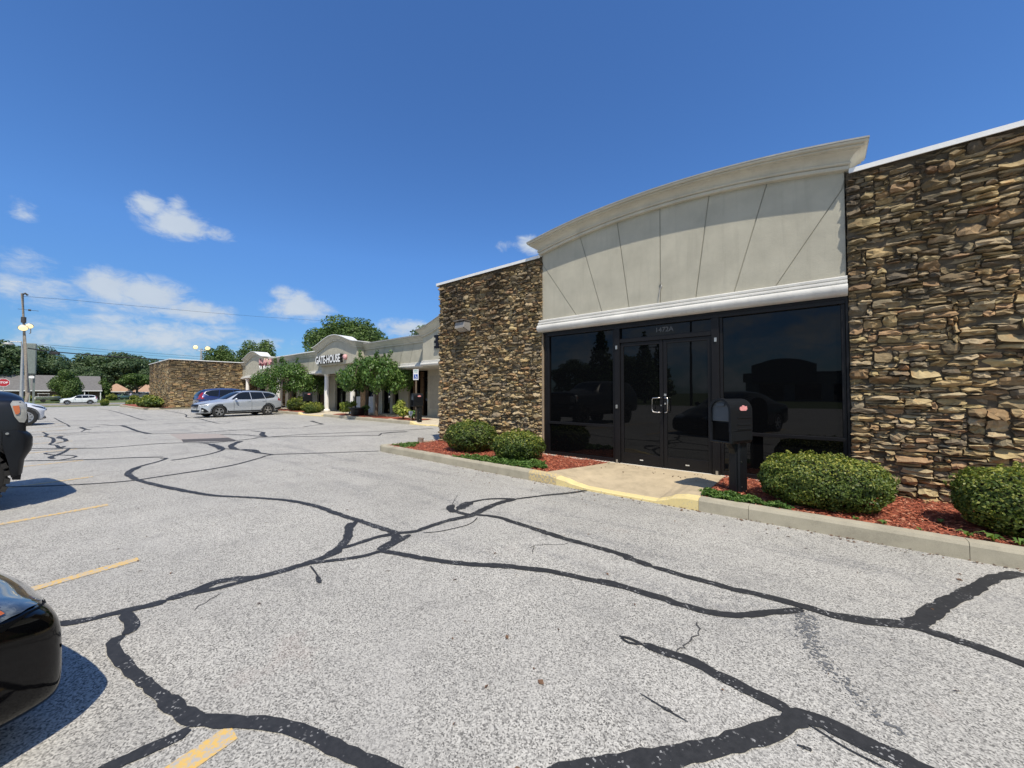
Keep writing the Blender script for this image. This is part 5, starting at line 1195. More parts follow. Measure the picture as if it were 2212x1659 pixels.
def leaf_obj(name, data, mat, parent=None):
    v = np.concatenate([d[0] for d in data]); ti = np.concatenate([d[1] for d in data]); n = len(ti)
    me = bpy.data.meshes.new(name); me.vertices.add(4 * n); me.vertices.foreach_set('co', v.astype(np.float32).ravel()); me.loops.add(4 * n); me.loops.foreach_set('vertex_index', np.arange(4 * n, dtype=np.int32))
    me.polygons.add(n); me.polygons.foreach_set('loop_start', np.arange(0, 4 * n, 4, dtype=np.int32)); me.update(calc_edges=True)
    at = me.attributes.new('tint', 'FLOAT', 'FACE'); at.data.foreach_set('value', ti.astype(np.float32))
    return link(name, me, mat, parent)
def shrub(label, loc, rx, ry, h, n, seed, size=.022, group=None, mat=None, tint_top=.55, rz=0.0, trng=(0, .62), lean=0):
    t = thing('shrub', label, 'shrub', loc, rz, group)
    rg = random.Random(seed); c = h * .52
    bl = [(0, 0, c, rx, ry, h * .5)]
    for i in range(9):
        a = rg.uniform(0, 6.28); e = rg.uniform(-.2, 1); bl.append((rx * .5 * math.cos(a), ry * .5 * math.sin(a), c + h * .12 * e, rx * .52, ry * .52, h * .37))
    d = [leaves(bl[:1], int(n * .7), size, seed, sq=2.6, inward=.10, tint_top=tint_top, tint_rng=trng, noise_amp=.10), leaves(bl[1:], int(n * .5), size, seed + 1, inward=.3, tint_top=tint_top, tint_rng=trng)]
    shoots = []
    for i in range(60):
        a = rg.uniform(0, 6.28); e = rg.uniform(.15, 1.45); dx, dy, dz = math.cos(a) * math.cos(e), math.sin(a) * math.cos(e), math.sin(e); q = rg.uniform(.98, 1.12); shoots.append((rx * dx * q, ry * dy * q, c + h * .5 * dz * q * 1.02, size * 1.1, size * 1.1, size * 1.6))
    d.append(leaves(shoots, 60 * 9, size, seed + 3, inward=.6, tint_rng=(.4, 1)))
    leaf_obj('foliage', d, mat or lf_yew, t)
    m = MB()
    for i in range(9):
        a = rg.uniform(0, 6.28); m.tube([(0, 0, -.04), (rx * .3 * math.cos(a), ry * .3 * math.sin(a), h * .35), (rx * .75 * math.cos(a), ry * .75 * math.sin(a), h * rg.uniform(.55, .8))], [.018, .012, .004], 5)
    # dark core shell, painting the shade deep between the leaves
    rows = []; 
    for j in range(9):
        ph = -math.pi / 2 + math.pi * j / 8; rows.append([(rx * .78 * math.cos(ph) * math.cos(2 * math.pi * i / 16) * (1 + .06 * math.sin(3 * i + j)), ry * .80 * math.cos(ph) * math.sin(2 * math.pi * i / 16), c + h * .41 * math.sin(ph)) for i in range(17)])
    m.grid(rows); m.build('twigs_and_shade_core', simple('shrub_twigs_shade', (.030, .034, .016), .95, var=.5, scale=30, bump=1, bscale=60), t)
    return t
G1 = 'clipped yew shrubs in the mulch beds of the near unit'
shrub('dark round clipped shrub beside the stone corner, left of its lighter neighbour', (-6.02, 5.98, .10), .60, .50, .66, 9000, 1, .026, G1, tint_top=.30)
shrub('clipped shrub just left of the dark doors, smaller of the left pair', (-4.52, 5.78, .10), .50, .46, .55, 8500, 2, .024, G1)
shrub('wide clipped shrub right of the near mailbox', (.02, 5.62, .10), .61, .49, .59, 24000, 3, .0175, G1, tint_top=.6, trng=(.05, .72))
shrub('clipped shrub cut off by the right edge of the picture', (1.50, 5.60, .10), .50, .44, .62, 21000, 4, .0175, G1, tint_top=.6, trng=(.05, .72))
def groundcover(name, poly_pts, n, size, seed, z=.14, hgt=.06, mat=None):
    rg = np.random.default_rng(seed); P = []
    xs2 = [p[0] for p in poly_pts]; ys2 = [p[1] for p in poly_pts]
    def inside(x, y):
        c = False; j = len(poly_pts) - 1
        for i in range(len(poly_pts)):
            xi, yi = poly_pts[i][:2]; xj, yj = poly_pts[j][:2]
            if (yi > y) != (yj > y) and x < (xj - xi) * (y - yi) / (yj - yi) + xi: c = not c
            j = i
        return c
    while len(P) < n:
        x = rg.uniform(min(xs2), max(xs2)); y = rg.uniform(min(ys2), max(ys2)); w = .05 * math.sin(x * 9) * math.sin(y * 11)
        if inside(x + w, y + w): P.append((x, y, z + hgt * (.3 + .7 * abs(math.sin(x * 13) * math.sin(y * 12 + 1))) * rg.uniform(.3, 1)))
    P = np.array(P); nrm = rg.normal(size=(n, 3)) * .5 + np.array([0, 0, 1]); nrm /= np.linalg.norm(nrm, axis=1)[:, None]; t = np.cross(nrm, rg.normal(size=(n, 3))); t /= np.linalg.norm(t, axis=1)[:, None]; bt = np.cross(nrm, t)
    s = size * rg.uniform(.6, 1.3, n)[:, None]; v = np.stack([P - t * s * .7, P + bt * s * .5, P + t * s * .7, P - bt * s * .5], 1).reshape(-1, 3)
    return setp(leaf_obj(name, [(v, np.clip(rg.uniform(.1, 1, n), 0, 1))], mat or lf_ground), kind='stuff')
groundcover('ground_cover', [(-5.7, 5.10), (-3.9, 5.10), (-3.55, 5.25), (-3.7, 5.6), (-4.1, 5.75), (-4.7, 5.55), (-5.3, 5.35)], 5200, .030, 5, .14, .09)
groundcover('ground_cover', [(-1.13, 5.10), (-.30, 5.08), (-.22, 5.16), (-.62, 5.36), (-1.0, 5.45), (-1.14, 5.42)], 3400, .024, 6, .14, .08)
groundcover('ground_cover', [(-8.1, 5.35), (-7.4, 5.25), (-7.5, 5.5), (-8.0, 6.1)], 1500, .03, 7, .13, .06)
# little weeds along the kerb and in the mulch
wd = []
rw = random.Random(6)
for (x, y, h) in ((.48, 5.14, .07), (.28, 5.13, .06), (.92, 5.55, .06), (1.02, 5.17, .10), (1.16, 5.16, .12), (1.30, 5.15, .09), (.62, 6.28, .12), (-1.2, 5.35, .06), (-2.95, 6.40, .05), (.72, 5.12, .05)):
    n = 12
    for i in range(n):
        a = rw.uniform(0, 6.28); l = h * rw.uniform(.35, .9); d = Vector((math.cos(a), math.sin(a), 0)); s = Vector((-d.y, d.x, 0)) * l * .2; b0 = Vector((x, y, .14)); md = b0 + d * l * .5 + Vector((0, 0, l * .7)); tp = b0 + d * l + Vector((0, 0, l * .45))
        wd.append([b0, md + s, tp, md - s])
v = np.array([[tuple(p) for p in q] for q in wd]).reshape(-1, 3); setp(leaf_obj('weeds', [(v, np.random.default_rng(1).uniform(.4, 1, len(wd)))], lf_ground), kind='stuff')
def crown_blobs(cx, cy, cz, rx, ry, rz, k, seed, br=(.26, .42), low=-.35):
    rg = random.Random(seed); out = [(cx, cy, cz, rx * .62, ry * .62, rz * .62)]
    for i in range(k):
        a = rg.uniform(0, 6.283); z = rg.uniform(low, 1); rr = math.sqrt(max(0, 1 - z * z)) if z > 0 else 1.0 - .2 * abs(z); q = rg.uniform(.60, .86); s = rg.uniform(*br)
        out.append((cx + rx * q * rr * math.cos(a), cy + ry * q * rr * math.sin(a), cz + rz * q * z, rx * s, ry * s, rz * s * .85))
    return out
def trunk(m, h, r, crown_z, spread, seed, n=5, lean=(0, 0)):
    rg = random.Random(seed); p = [(0, 0, -.1), (lean[0] * .3, lean[1] * .3, h * .5), (lean[0], lean[1], h)]; m.tube(p, [r * 1.25, r, r * .8], 10)
    for i in range(n):
        a = 6.283 * i / n + rg.uniform(-.4, .4); s = spread * rg.uniform(.6, 1)
        m.tube([(lean[0], lean[1], h - .1), (lean[0] + s * .45 * math.cos(a), lean[1] + s * .45 * math.sin(a), h + (crown_z - h) * .6), (lean[0] + s * math.cos(a), lean[1] + s * math.sin(a), crown_z + rg.uniform(-.1, .3) * spread)], [r * .6, r * .38, r * .12], 6)
def tree(name, label, loc, rx, ry, rz, cz, th, tr, nleaf, size, seed, mat, k=30, group=None, droop=0.0, br=(.26, .42), low=-.35, extra=None, cat='tree'):
    t = thing(name, label, cat, loc, 0, group)
    bl = crown_blobs(0, 0, cz, rx, ry, rz, k, seed, br, low); d = [leaves(bl, nleaf, size, seed, droop=droop, inward=.45)]
    if extra: d += extra
    leaf_obj('crown', d, mat, t); m = MB(); trunk(m, th, tr, cz, min(rx, ry) * .75, seed); m.build('trunk', bark, t, smooth=40); return t
# weeping trees in the far bed
def weeping(label, loc, r, ztop, zlow, th, n, seed, stems=1):
    t = thing('weeping_tree', label, 'tree', loc, 0, 'weeping ornamental trees in the shop row bed')
    rg = random.Random(seed); bl = []; d = []
    H = ztop - zlow
    for i in range(26):
        a = rg.uniform(0, 6.283); q = math.sqrt(rg.uniform(0, 1)) * .82; top = zlow + H * (1 - .62 * q ** 2.2); bl.append((r * q * math.cos(a), r * q * math.sin(a), top - H * .20, r * .30, r * .30, H * .20))
    d.append(leaves(bl, int(n * .6), .075, seed, droop=1.6, inward=.5, aspect=1.8, tint_rng=(.1, .9)))
    bl = []
    for i in range(40):
        a = rg.uniform(0, 6.283); q = rg.uniform(.80, .98); z0 = zlow + H * rg.uniform(.06, .42); bl.append((r * q * math.cos(a), r * q * math.sin(a), z0, r * .15, r * .15, H * .20))
    d.append(leaves(bl, int(n * .5), .075, seed + 5, droop=2.6, inward=.6, up=0, aspect=1.9, tint_rng=(.05, .9)))
    for i in range(7):
        a = rg.uniform(0, 6.283); bl = [(r * .45 * math.cos(a) * (1 + .12 * k_), r * .45 * math.sin(a), ztop - H * .06 + k_ * .12, .10, .10, .12) for k_ in range(3)]; d.append(leaves(bl, 60, .07, seed + 9 + i, inward=.8))
    leaf_obj('crown', d, lf_mul, t)
    m = MB(); m.tube([(0, 0, -.05), (.04, .02, th * .5), (-.03, .03, th)], [.10, .085, .08], 10)
    for i in range(9):
        a = 6.283 * i / 9 + rg.uniform(-.3, .3); q = r * rg.uniform(.7, .95); m.tube([(0, 0, th - .1), (q * .4 * math.cos(a), q * .4 * math.sin(a), zlow + H * .82), (q * .85 * math.cos(a), q * .85 * math.sin(a), zlow + H * .62), (q * math.cos(a), q * math.sin(a), zlow + H * .2)], [.05, .035, .02, .008], 6)
    m.build('trunk', bark, t, smooth=40); return t
weeping('weeping tree between the white column and the parking sign', (-18.55, 11.25, .12), 1.85, 3.32, 1.42, 2.3, 9500, 21)
weeping('slimmer weeping tree crowding the left side of the larger weeping tree', (-20.4, 11.75, .12), 1.35, 3.05, 1.50, 2.2, 6000, 24)
weeping('weeping tree rising behind the silver wagon', (-30.3, 11.5, .12), 2.4, 3.65, 1.35, 2.3, 12500, 22)
# bed plants
def bedplant(label, loc, r, h, n, seed, mat, cat='plant', nm='leafy_plant', size=.06):
    t = thing(nm, label, cat, loc); rg = random.Random(seed); bl = [(rg.uniform(-r, r) * .5, rg.uniform(-r, r) * .5, h * rg.uniform(.35, .85), r * .45, r * .45, h * .2) for i in range(9)]
    leaf_obj('foliage', [leaves(bl, n, size, seed, inward=.7, tint_rng=(.2, 1), up=.5)], mat, t); m = MB()
    for i in range(6): a = rg.uniform(0, 6.283); m.tube([(0, 0, -.03), (r * .3 * math.cos(a), r * .3 * math.sin(a), h * .5), (r * .6 * math.cos(a), r * .6 * math.sin(a), h * .85)], [.012, .009, .004], 5)
    m.build('stems', bark, t)
q = gz(*c3(1530, 1585), .15); bedplant('bright yellow green bush at the kerb beside the parking sign', (q.x, q.y + .25, .13), .45, .95, 900, 31, lf_yellow, 'shrub', 'shrub', .085)
q = gz(*c3(890, 1520), .15); bedplant('pale yellow green bush right of the white column', (q.x, 11.0, .13), .5, .80, 900, 32, lf_yellow, 'shrub', 'shrub', .075)
q = gz(*c3(1150, 1520), .15); bedplant('low thin leafy plant between the two weeping trees', (q.x + .4, 11.3, .13), .4, .6, 300, 33, lf_mul)
q = gz(*c3(1700, 1590), .15); bedplant('spindly plant at the foot of the far mailbox', (q.x, q.y + .1, .13), .35, .5, 260, 34, lf_mul)
G2 = 'low dark shrubs along the shop row kerb'
q = gz(*c3(250, 1490), .15); shrub('low dark shrub left of the farther mailbox', (q.x + .2, 11.0, .10), .70, .6, .60, 2600, 41, .06, G2)
q = gz(*c3(60, 1470), .15); shrub('dark rounded shrub under the weeping tree behind the wagon', (-28.6, 11.3, .10), .8, .7, .95, 2600, 42, .06, G2)
G3 = 'trimmed shrubs round the far stone block'
shrub('long low trimmed hedge shrub before the far stone block', (-47.3, 5.9, .05), 4.6, .62, .95, 5600, 43, .11, G3)
shrub('small shrub left of the trimmed hedge by the far stone block', (-61, 6.4, -.1), .9, .7, .55, 1000, 44, .11, G3)
shrub('square clipped shrub behind the passing white suv', (-83.5, 5.6, -.6), .45, .45, .9, 900, 45, .10, G3)
# pot
pt = thing('plant_pot', 'squat black plant pot in the mulch below the weeping tree', 'pot', (-19.9, 10.95, .12))
MB().lathe([(.30, 0), (.36, .12), (.40, .36), (.44, .40), (.44, .46), (.38, .46), (.36, .40), (.001, .38)], (0, 0, 0), 28).build('pot', blackp, pt, smooth=30)
# trees beyond the row
GT = 'shade trees rising behind the shop row roof'
tree('shade_tree', 'broad spreading tree behind the middle arch', (-42, 22, -.1), 4.8, 4.8, 4.0, 6.0, 3.2, .38, 30000, .17, 51, lf_tree, 44, GT, br=(.2, .40))
tree('shade_tree', 'sparse light tree tip showing left of the stepped cornice end', (-27.0, 20.5, 0), 1.15, 1.15, 1.9, 5.3, 3.0, .2, 1300, .14, 52, lf_tree, 16, GT)
tree('shade_tree', 'dark pointed oval tree above the farthest arch', (-67.0, 20.5, -.3), 2.9, 2.9, 5.4, 4.9, 3, .4, 20000, .17, 53, lf_tree, 40, GT, br=(.3, .45), low=-.7)
tree('shade_tree', 'round dark tree behind the twin parking lamp', (-87, 20.5, -.6), 2.9, 2.9, 5.0, 5.8, 3, .4, 16000, .2, 54, lf_tree, 34, GT)
# tree line beyond the road
GF = 'trees of the far tree line beyond the road'
protoT = None
far = [(-140, -9, 1.38, 'tall full tree filling the left edge behind the stop sign'), (-146, -3, 1.30, 'full tree behind the tall wooden pole'), (-152, 2.8, 1.12, 'rounded tree right of the grey pylon sign'), (-154, 7.6, 1.22, 'high crowned tree above the grey roof ridge'), (-150, 12, 1.24, 'broad tree at the middle of the far tree line'), (-154, 17, 1.22, 'pine like tree above the tan roofed houses'), (-150, 20.5, .98, 'dark tree right above the tan roofs'), (-148, 25, .9, 'dark tree meeting the far stone block'), (-176, -12, 1.6, 'hazy tree behind the left edge tree'), (-178, 41, 1.2, 'distant tree showing over the stone block'), (-144, 6, .8, 'lower tree behind the grey roof')]
for i, (x, y, s, lab) in enumerate(far):
    if protoT is None or i == 4:
        cur = tree('far_tree', lab, (x, y, -.3), 5.6, 5.6, 4.6, 5.0, 2.2, .35, 19000, .24, 60 + i, lf_far, 40, GF, low=-.8, br=(.2, .36)); protoT = cur; c = cur
    else:
        c = copy_tree(protoT); c.location = (x, y, -.3); c['label'] = lab; c.rotation_euler = (0, 0, i * 1.9)
    c.scale = (s, s, s * 1.06)
# low wood behind all
rgw = random.Random(12); bl = [(rgw.uniform(-215, -185), y, rgw.uniform(3, 6), 7, 7, rgw.uniform(5, 8)) for y in range(-70, 120, 6)]
setp(leaf_obj('distant_wood', [leaves(bl, 16000, .7, 77, inward=.4)], lf_far), kind='stuff')
tree('evergreen_tree', 'dark rounded evergreen in front of the grey roofed house', (-117, 2.5, -.8), 2.1, 2.1, 3.1, 3.55, .8, .3, 12000, .18, 71, lf_tree, 30, None, low=-1, br=(.35, .5))
q = [(-123, 1.2, .8, 'small round shrub by the porch posts of the grey roofed house'), (-124, -2.2, .7, 'small shrub below the grey roof near the pylon sign'), (-123, 9.3, .9, 'rounded shrub left of the pale green car'), (-123, 12.9, .7, 'dark shrub right of the pale green car')]
for i, (x, y, r, lab) in enumerate(q): shrub(lab, (x, y, -.32), r, r, r * 1.3, 900, 80 + i, .14, 'shrubs in the front yards across the road')
# ------------------------------------------------------------------ poles, signs, wires
wood = simple('weathered_pole_wood', (.30, .265, .22), .95, var=.3, scale=8, bump=.5, bscale=30)
galv = simple('galvanised_metal', (.42, .43, .42), .5, .5, var=.1)
greenbox = simple('grey_green_cabinet', (.17, .20, .185), .5, var=.15)
def at(x, y, X): return ox(x, y, X)
def lit(name):
    if name in MATS: return MATS[name]
    t = NT(name); m = t.fin((.9, .7, .4), .4); t.b.inputs['Emission Color'].default_value = (1.0, .78, .38, 1); t.b.inputs['Emission Strength'].default_value = 1.15; MATS[name] = m; return m
lamp_em = lit('lit_sodium_lamp')
up = thing('utility_pole', 'tall weathered wooden pole with two lit flood lamps', 'pole', (-60, -1.42, 0))
u_ = up.location
tp = at(48, 634, -60); bt = at(59.5, 850, -60)
MB().tube([(0, bt.y - u_.y - .12, -.3), (0, bt.y - u_.y, 1.4), (0, (tp.y + bt.y) / 2 - u_.y, 6), (0, tp.y - u_.y, tp.z)], [.15, .145, .12, .095], 12).build('pole', wood, up, smooth=40)
m = MB().tube([(0, tp.y - u_.y, tp.z - .1), (0, tp.y - u_.y + .18, tp.z + .05), (0, tp.y - u_.y + .34, tp.z - .12)], .09, 8); m.build('pole_top_cap', simple('dark_iron', (.05, .05, .05), .6), up)
p = at(55, 669, -60); m = MB().tube([(0, p.y - u_.y - .45, p.z), (0, p.y - u_.y + .8, p.z)], .02, 6).lathe([(.001, -.1), (.09, -.08), (.09, .08), (.001, .1)], (0, p.y - u_.y + .25, p.z), 10, 'y'); m.build('insulator_arm', simple('dark_iron', (.05, .05, .05), .6), up)
p = at(51, 691, -60); MB().lathe([(.165, p.z - .28), (.17, p.z - .27), (.17, p.z + .27), (.165, p.z + .28)], (0, p.y - u_.y, 0), 14).build('steel_band', simple('dark_iron', (.05, .05, .05), .6), up)
for (x, y, s) in ((50, 708, .34), (63.5, 704, .28)):
    p = at(x, y, -59.7); f = MB().lathe([(.001, .18), (s * .5, .14), (s, 0), (s * .95, -.06)], (0, 0, 0), 20, 'z'); M_ = Matrix.Translation((.3, p.y - u_.y, p.z)) @ Matrix.Rotation(R_(-52), 4, 'Y'); f.xf(M_); fx = f.build('flood_lamp', galv, up, smooth=40)
    g_ = MB().lathe([(s * .93, -.05), (s * .6, -.12), (.001, -.15)], (0, 0, 0), 20, 'z'); g_.xf(M_); g_.build('lit_lens', lamp_em, fx, smooth=True)
p = at(63, 708, -60); MB().tube([(0, bt.y - u_.y - .0, 7.2), (.05, p.y - u_.y + .1, 7.25), (.25, p.y - u_.y + .1, p.z - .1)], .035, 6).build('lamp_bracket', galv, up)
py = thing('pylon_sign', 'blank grey green pylon cabinet beside the wooden pole', 'sign', (-63, -.9, 0)); q_ = py.location
a, b = at(57.5, 741, -63), at(78, 809, -63)
m = MB().box(-.22, .22, a.y - q_.y, b.y - q_.y, b.z, a.z); m.build('sign_cabinet', greenbox, py, bevel=.09)
MB().box(.221, .235, a.y - q_.y + .08, b.y - q_.y - .08, b.z + .10, a.z - .1).build('sign_panel', simple('grey_green_panel', (.20, .235, .215), .45, var=.1), py)
c, d = at(60, 810, -63), at(75, 850, -63)
m = MB().box(-.18, -.10, c.y - q_.y, c.y - q_.y + .16, -.6, b.z - .001).box(-.18, -.1, d.y - q_.y - .16, d.y - q_.y, -.6, b.z - .001); m.build('post', greenbox, py)
e1, e2 = at(62, 812.5, -62.6), at(74, 816, -62.6); MB().box(.0, .12, e1.y - q_.y, e2.y - q_.y, e2.z - .05, e1.z + .03).build('white_strip', simple('white_enamel', (.85, .85, .83), .3, var=.02), py)  # plain white enamel strip below the cabinet
MB().box(-.09, .09, c.y - q_.y + .18, d.y - q_.y - .5, .2, b.z - .3).build('lower_panel', simple('pale_green_panel', (.27, .32, .27), .5, var=.1), py)
sl_t = thing('street_lamp', 'slim grey street lamp with a bent arm left of the wooden pole', 'lamp', (-72, -2.2, -.35)); q_ = sl_t.location
a = at(49, 755, -72); b = at(20, 742.5, -72)
MB().tube([(0, a.y - q_.y, -.3), (0, a.y - q_.y, a.z + .35), (0, a.y - q_.y - .12, a.z + .9 + .35), (0, a.y - q_.y - .9, b.z + .25 + .35), (0, b.y - q_.y + .3, b.z + .35)], [.16, .11, .08, .06, .05], 10).build('pole', galv, sl_t, smooth=40)
m = MB().lathe([(.001, -.5), (.10, -.35), (.14, 0), (.08, .3), (.001, .35)], (0, b.y - q_.y, b.z + .35), 12, 'y'); m.build('lamp_head', galv, sl_t, smooth=True)
st_ = thing('stop_sign', 'red octagonal stop sign partly cut by the left edge', 'sign', (-58.5, -2.45, -.2)); q_ = st_.location
p = at(7.5, 826.5, -58.5); r = .385; zc_ = p.z - q_.z; yc = p.y - q_.y
oct_ = lambda rr: [(yc + rr * math.cos(R_(22.5 + 45 * k)), zc_ + rr * math.sin(R_(22.5 + 45 * k))) for k in range(8)]
MB().prism(oct_(r), 0, .01, 'x').build('border', simple('sign_white', (.8, .8, .8), .5, var=.03), st_)
MB().prism(oct_(r * .93), .0101, .013, 'x').build('face', simple('sign_red', (.42, .02, .03), .45, var=.05), st_)
text_mesh('STOP', .245, .001, simple('sign_white', (.8, .8, .8), .5), st_, 'lettering', Matrix.Translation((.015, yc, zc_)) @ Matrix.Rotation(math.pi / 2, 4, 'Z') @ Rx, .86, .008)
MB().box(-.03, -.001, yc - .03, yc + .03, -.3, zc_ + .3).build('post', galv, st_)
# twin parking lamp behind the far stone block
def c11(x, y): return ((560 + x * .07874) / 1.38879, (1020 + y * .07874) / 1.38879)
tl_ = thing('parking_lamp', 'twin headed lit parking lamp over the far stone block', 'lamp', (-69, 14, -.2)); q_ = tl_.location
def T(x, y, Y=14): v = oy(*c11(x, y), Y); return (v.x - q_.x, v.y - q_.y, v.z - q_.z)
a = T(562, 330); MB().tube([(a[0], 0, -.2), (a[0], 0, a[2])], [.17, .13], 10).build('pole', galv, tl_, smooth=40)
l = T(455, 412); r_2 = T(735, 400); MB().tube([l, T(562, 415), r_2], .05, 8).build('cross_arm', coping_m, tl_)
for k, (hx, hy, bx, by) in enumerate(((335, 275, 400, 410), (795, 308, 660, 390))):
    h = T(hx, hy); MB().tube([T(bx, by), ((h[0] + T(bx, by)[0]) / 2, 0, (h[2] + T(bx, by)[2]) / 2 - .15), h], .035, 6).build('lamp_bracket', galv, tl_)
    f = MB().lathe([(.001, .16), (.18, .12), (.33, 0), (.32, -.05)], (0, 0, 0), 20); M_ = Matrix.Translation(h) @ Matrix.Rotation(R_(-75 if k == 0 else -50), 4, 'Y'); f.xf(M_); fx = f.build('flood_lamp', galv, tl_, smooth=40)
    g_ = MB().lathe([(.31, -.04), (.2, -.10), (.001, -.12)], (0, 0, 0), 20); g_.xf(M_); g_.build('lit_lens', lamp_em, fx, smooth=True)
wire_m = simple('black_wire', (.02, .02, .022), .6)
def wire(label, P, r, nm='overhead_wire', sag=0.0):
    m = MB(); Q = []
    for (a, b) in zip(P, P[1:]):
        for k in range(10): t = k / 10; p = a.lerp(b, t); Q.append(p - Vector((0, 0, sag * 4 * t * (1 - t))))
    Q.append(P[-1]); m.tube(Q, r, 5); o = m.build(nm, wire_m, None); return setp(o, label, 'wire')
T0 = at(49, 640, -60)
def wpt(x, y): return ox(x, y, -60.0 - 4.0 * (x - 50) / 400)
wire('topmost thin wire running right from the pole top over the roofs', [T0, wpt(143, 647), wpt(250, 657), wpt(448, 675), wpt(560, 684), wpt(700, 693)], .014)
w_ = wire('thick sagging black cable with a splice case above the far trees', [wpt(60, 752), wpt(83, 756), wpt(111, 759.5), wpt(210, 768), wpt(334, 776), wpt(440, 783)], .055)
sp_c = wpt(117.5, 763.5); m = MB(); m.lathe([(.001, -.42), (.08, -.36), (.12, -.25), (.12, .25), (.08, .36), (.001, .4)], (0, 0, 0), 12, 'y'); m.xf(Matrix.Translation(sp_c)); o = m.build('splice_case', wire_m, None); setp(o, 'black splice case hanging on the thick cable', 'cable box')
wire('upper of the two thin wires above the thick cable', [wpt(78, 743), wpt(150, 749), wpt(260, 758), wpt(357, 765), wpt(440, 771)], .014)
wire('lower of the two thin wires above the thick cable', [wpt(78, 748), wpt(150, 754), wpt(260, 763), wpt(357, 770), wpt(440, 776)], .012)
# ------------------------------------------------------------------ parking sign, stake sign, far mailboxes, spot lamps
hp = thing('parking_sign', 'white and blue wheelchair parking sign on a rusty post', 'sign', (0, 0, 0))
pp = oy(899, 860, 10.75); hp.location = (pp.x, 10.75, .10)
def h6(x, y): return ((1180 + x * .15677) / 1.38879, (1020 + y * .15677) / 1.38879)
z1 = oy(*h6(440, 560), 10.75).z - .1; z0 = oy(*h6(440, 765), 10.75).z - .1; wd_ = .155; mid = (z0 + z1) / 2
ang = R_(12)
Mh = Matrix.Rotation(ang, 4, 'Z')
def hb(x0, x1, y0, y1, z0_, z1_, nm, mt): m = MB().box(x0, x1, y0, y1, z0_, z1_); m.xf(Mh); return m.build(nm, mt, hp)
signw = simple('sign_white', (.8, .8, .8), .5); signb = simple('sign_blue', (.02, .09, .38), .5); signg = simple('sign_green', (.05, .28, .22), .5)
hb(-wd_, wd_, -.035, -.028, z0, z1, 'sign_plate', signw)
pl_ = (z0 + .03, mid + .01); hb(-.115, .115, -.038, -.0351, pl_[0] + .02, pl_[1], 'blue_field', signb)
sm_ = simple('sign_white', (.8, .8, .8), .5)
m = MB(); zc2 = (pl_[0] + pl_[1]) / 2 - .01
m.tube([(.05 * math.cos(t) - .01, -.040, zc2 - .02 + .05 * math.sin(t)) for t in np.linspace(-2.6, 1.4, 14)], .008, 6); m.tube([(-.015, -.040, zc2 + .06), (-.012, -.040, zc2 + .0), (.03, -.040, zc2 - .0), (.045, -.040, zc2 - .05), (.065, -.040, zc2 - .05)], .009, 6); m.lathe([(.001, -.044), (.016, -.042), (.016, -.036)], (-.015, 0, zc2 + .082), 10, 'y'); m.xf(Mh); m.build('wheelchair_symbol', sm_, hp)
for i, tx in enumerate(('RESERVED', 'PARKING')): text_mesh(tx, .062, .001, signg, hp, 'lettering', Mh @ Matrix.Translation((0, -.0375, z1 - .055 - i * .075)) @ Rx, .82, .001)
m = MB().box(-.025, .025, -.026, .01, -.1, z1 + .0); m.xf(Mh); m.build('post', simple('rusty_post', (.22, .17, .12), .8, .2, var=.3, scale=10), hp)
p = gz(*h6(1860 / 4.3, 1545), .12)
ss = thing('stake_sign', 'small grey shield shaped yard sign on a pale stake by the far mailbox', 'sign', (0, 0, 0)); sp3 = oy(*h6(430, 1545), 10.55); ss.location = (sp3.x - .3, 10.5, .12)
zt = oy(*h6(430, 1365), 10.55).z - .12; zb2 = oy(*h6(430, 1460), 10.55).z - .12
sh = [(-.15, zt), (.15, zt), (.16, zt - .05), (.12, zb2 + .09), (.05, zb2), (-.05, zb2), (-.12, zb2 + .09), (-.16, zt - .05)]
MB().prism(sh, -.01, .0, 'y').build('shield', simple('grey_shield', (.40, .42, .43), .5), ss); MB().prism([(x * .55, zt - .04 + (z - zt) * .5 - .02) for x, z in sh], -.014, -.0101, 'y').build('emblem', simple('blue_grey_emblem', (.18, .21, .25), .5), ss)
MB().box(-.02, .02, .001, .02, -.1, zb2 + .1).build('stake', simple('pale_stake', (.5, .46, .36), .8), ss)
q = gz(*c3(1860, 1610), .12); copy_m = copy_tree(mbx); copy_m.location = (q.x - .05, 10.52, .10); copy_m.rotation_euler = (0, 0, R_(-98)); copy_m.scale = (1.0,) * 3; copy_m['label'] = 'black plastic mailbox in front of the wheelchair parking sign'
q = gz(*c3(390, 1490), .12); cm2 = copy_tree(mbx); cm2.location = (q.x, 10.85, .10); cm2.rotation_euler = (0, 0, R_(-98)); cm2.scale = (1.05,) * 3; cm2['label'] = 'black plastic mailbox farthest away, left of the white column'
sl3 = thing('spot_lamp', 'small round grey ground lamp at the end of the mulch bed', 'lamp', (-7.98, 6.10, .12))
m = MB().lathe([(.001, 0), (.072, .0), (.076, .02), (.072, .10), (.078, .105), (.078, .135), (.062, .135), (.058, .115), (.001, .11)], (0, 0, 0), 24); m.xf(Matrix.Rotation(R_(-6), 4, 'X')); m.build('housing', simple('weathered_grey_can', (.23, .20, .17), .7, var=.4, scale=20), sl3, smooth=40)
MB().lathe([(.055, .116), (.001, .118)], (0, 0, 0), 20).build('lens', simple('dusty_lens', (.16, .15, .14), .25), sl3)
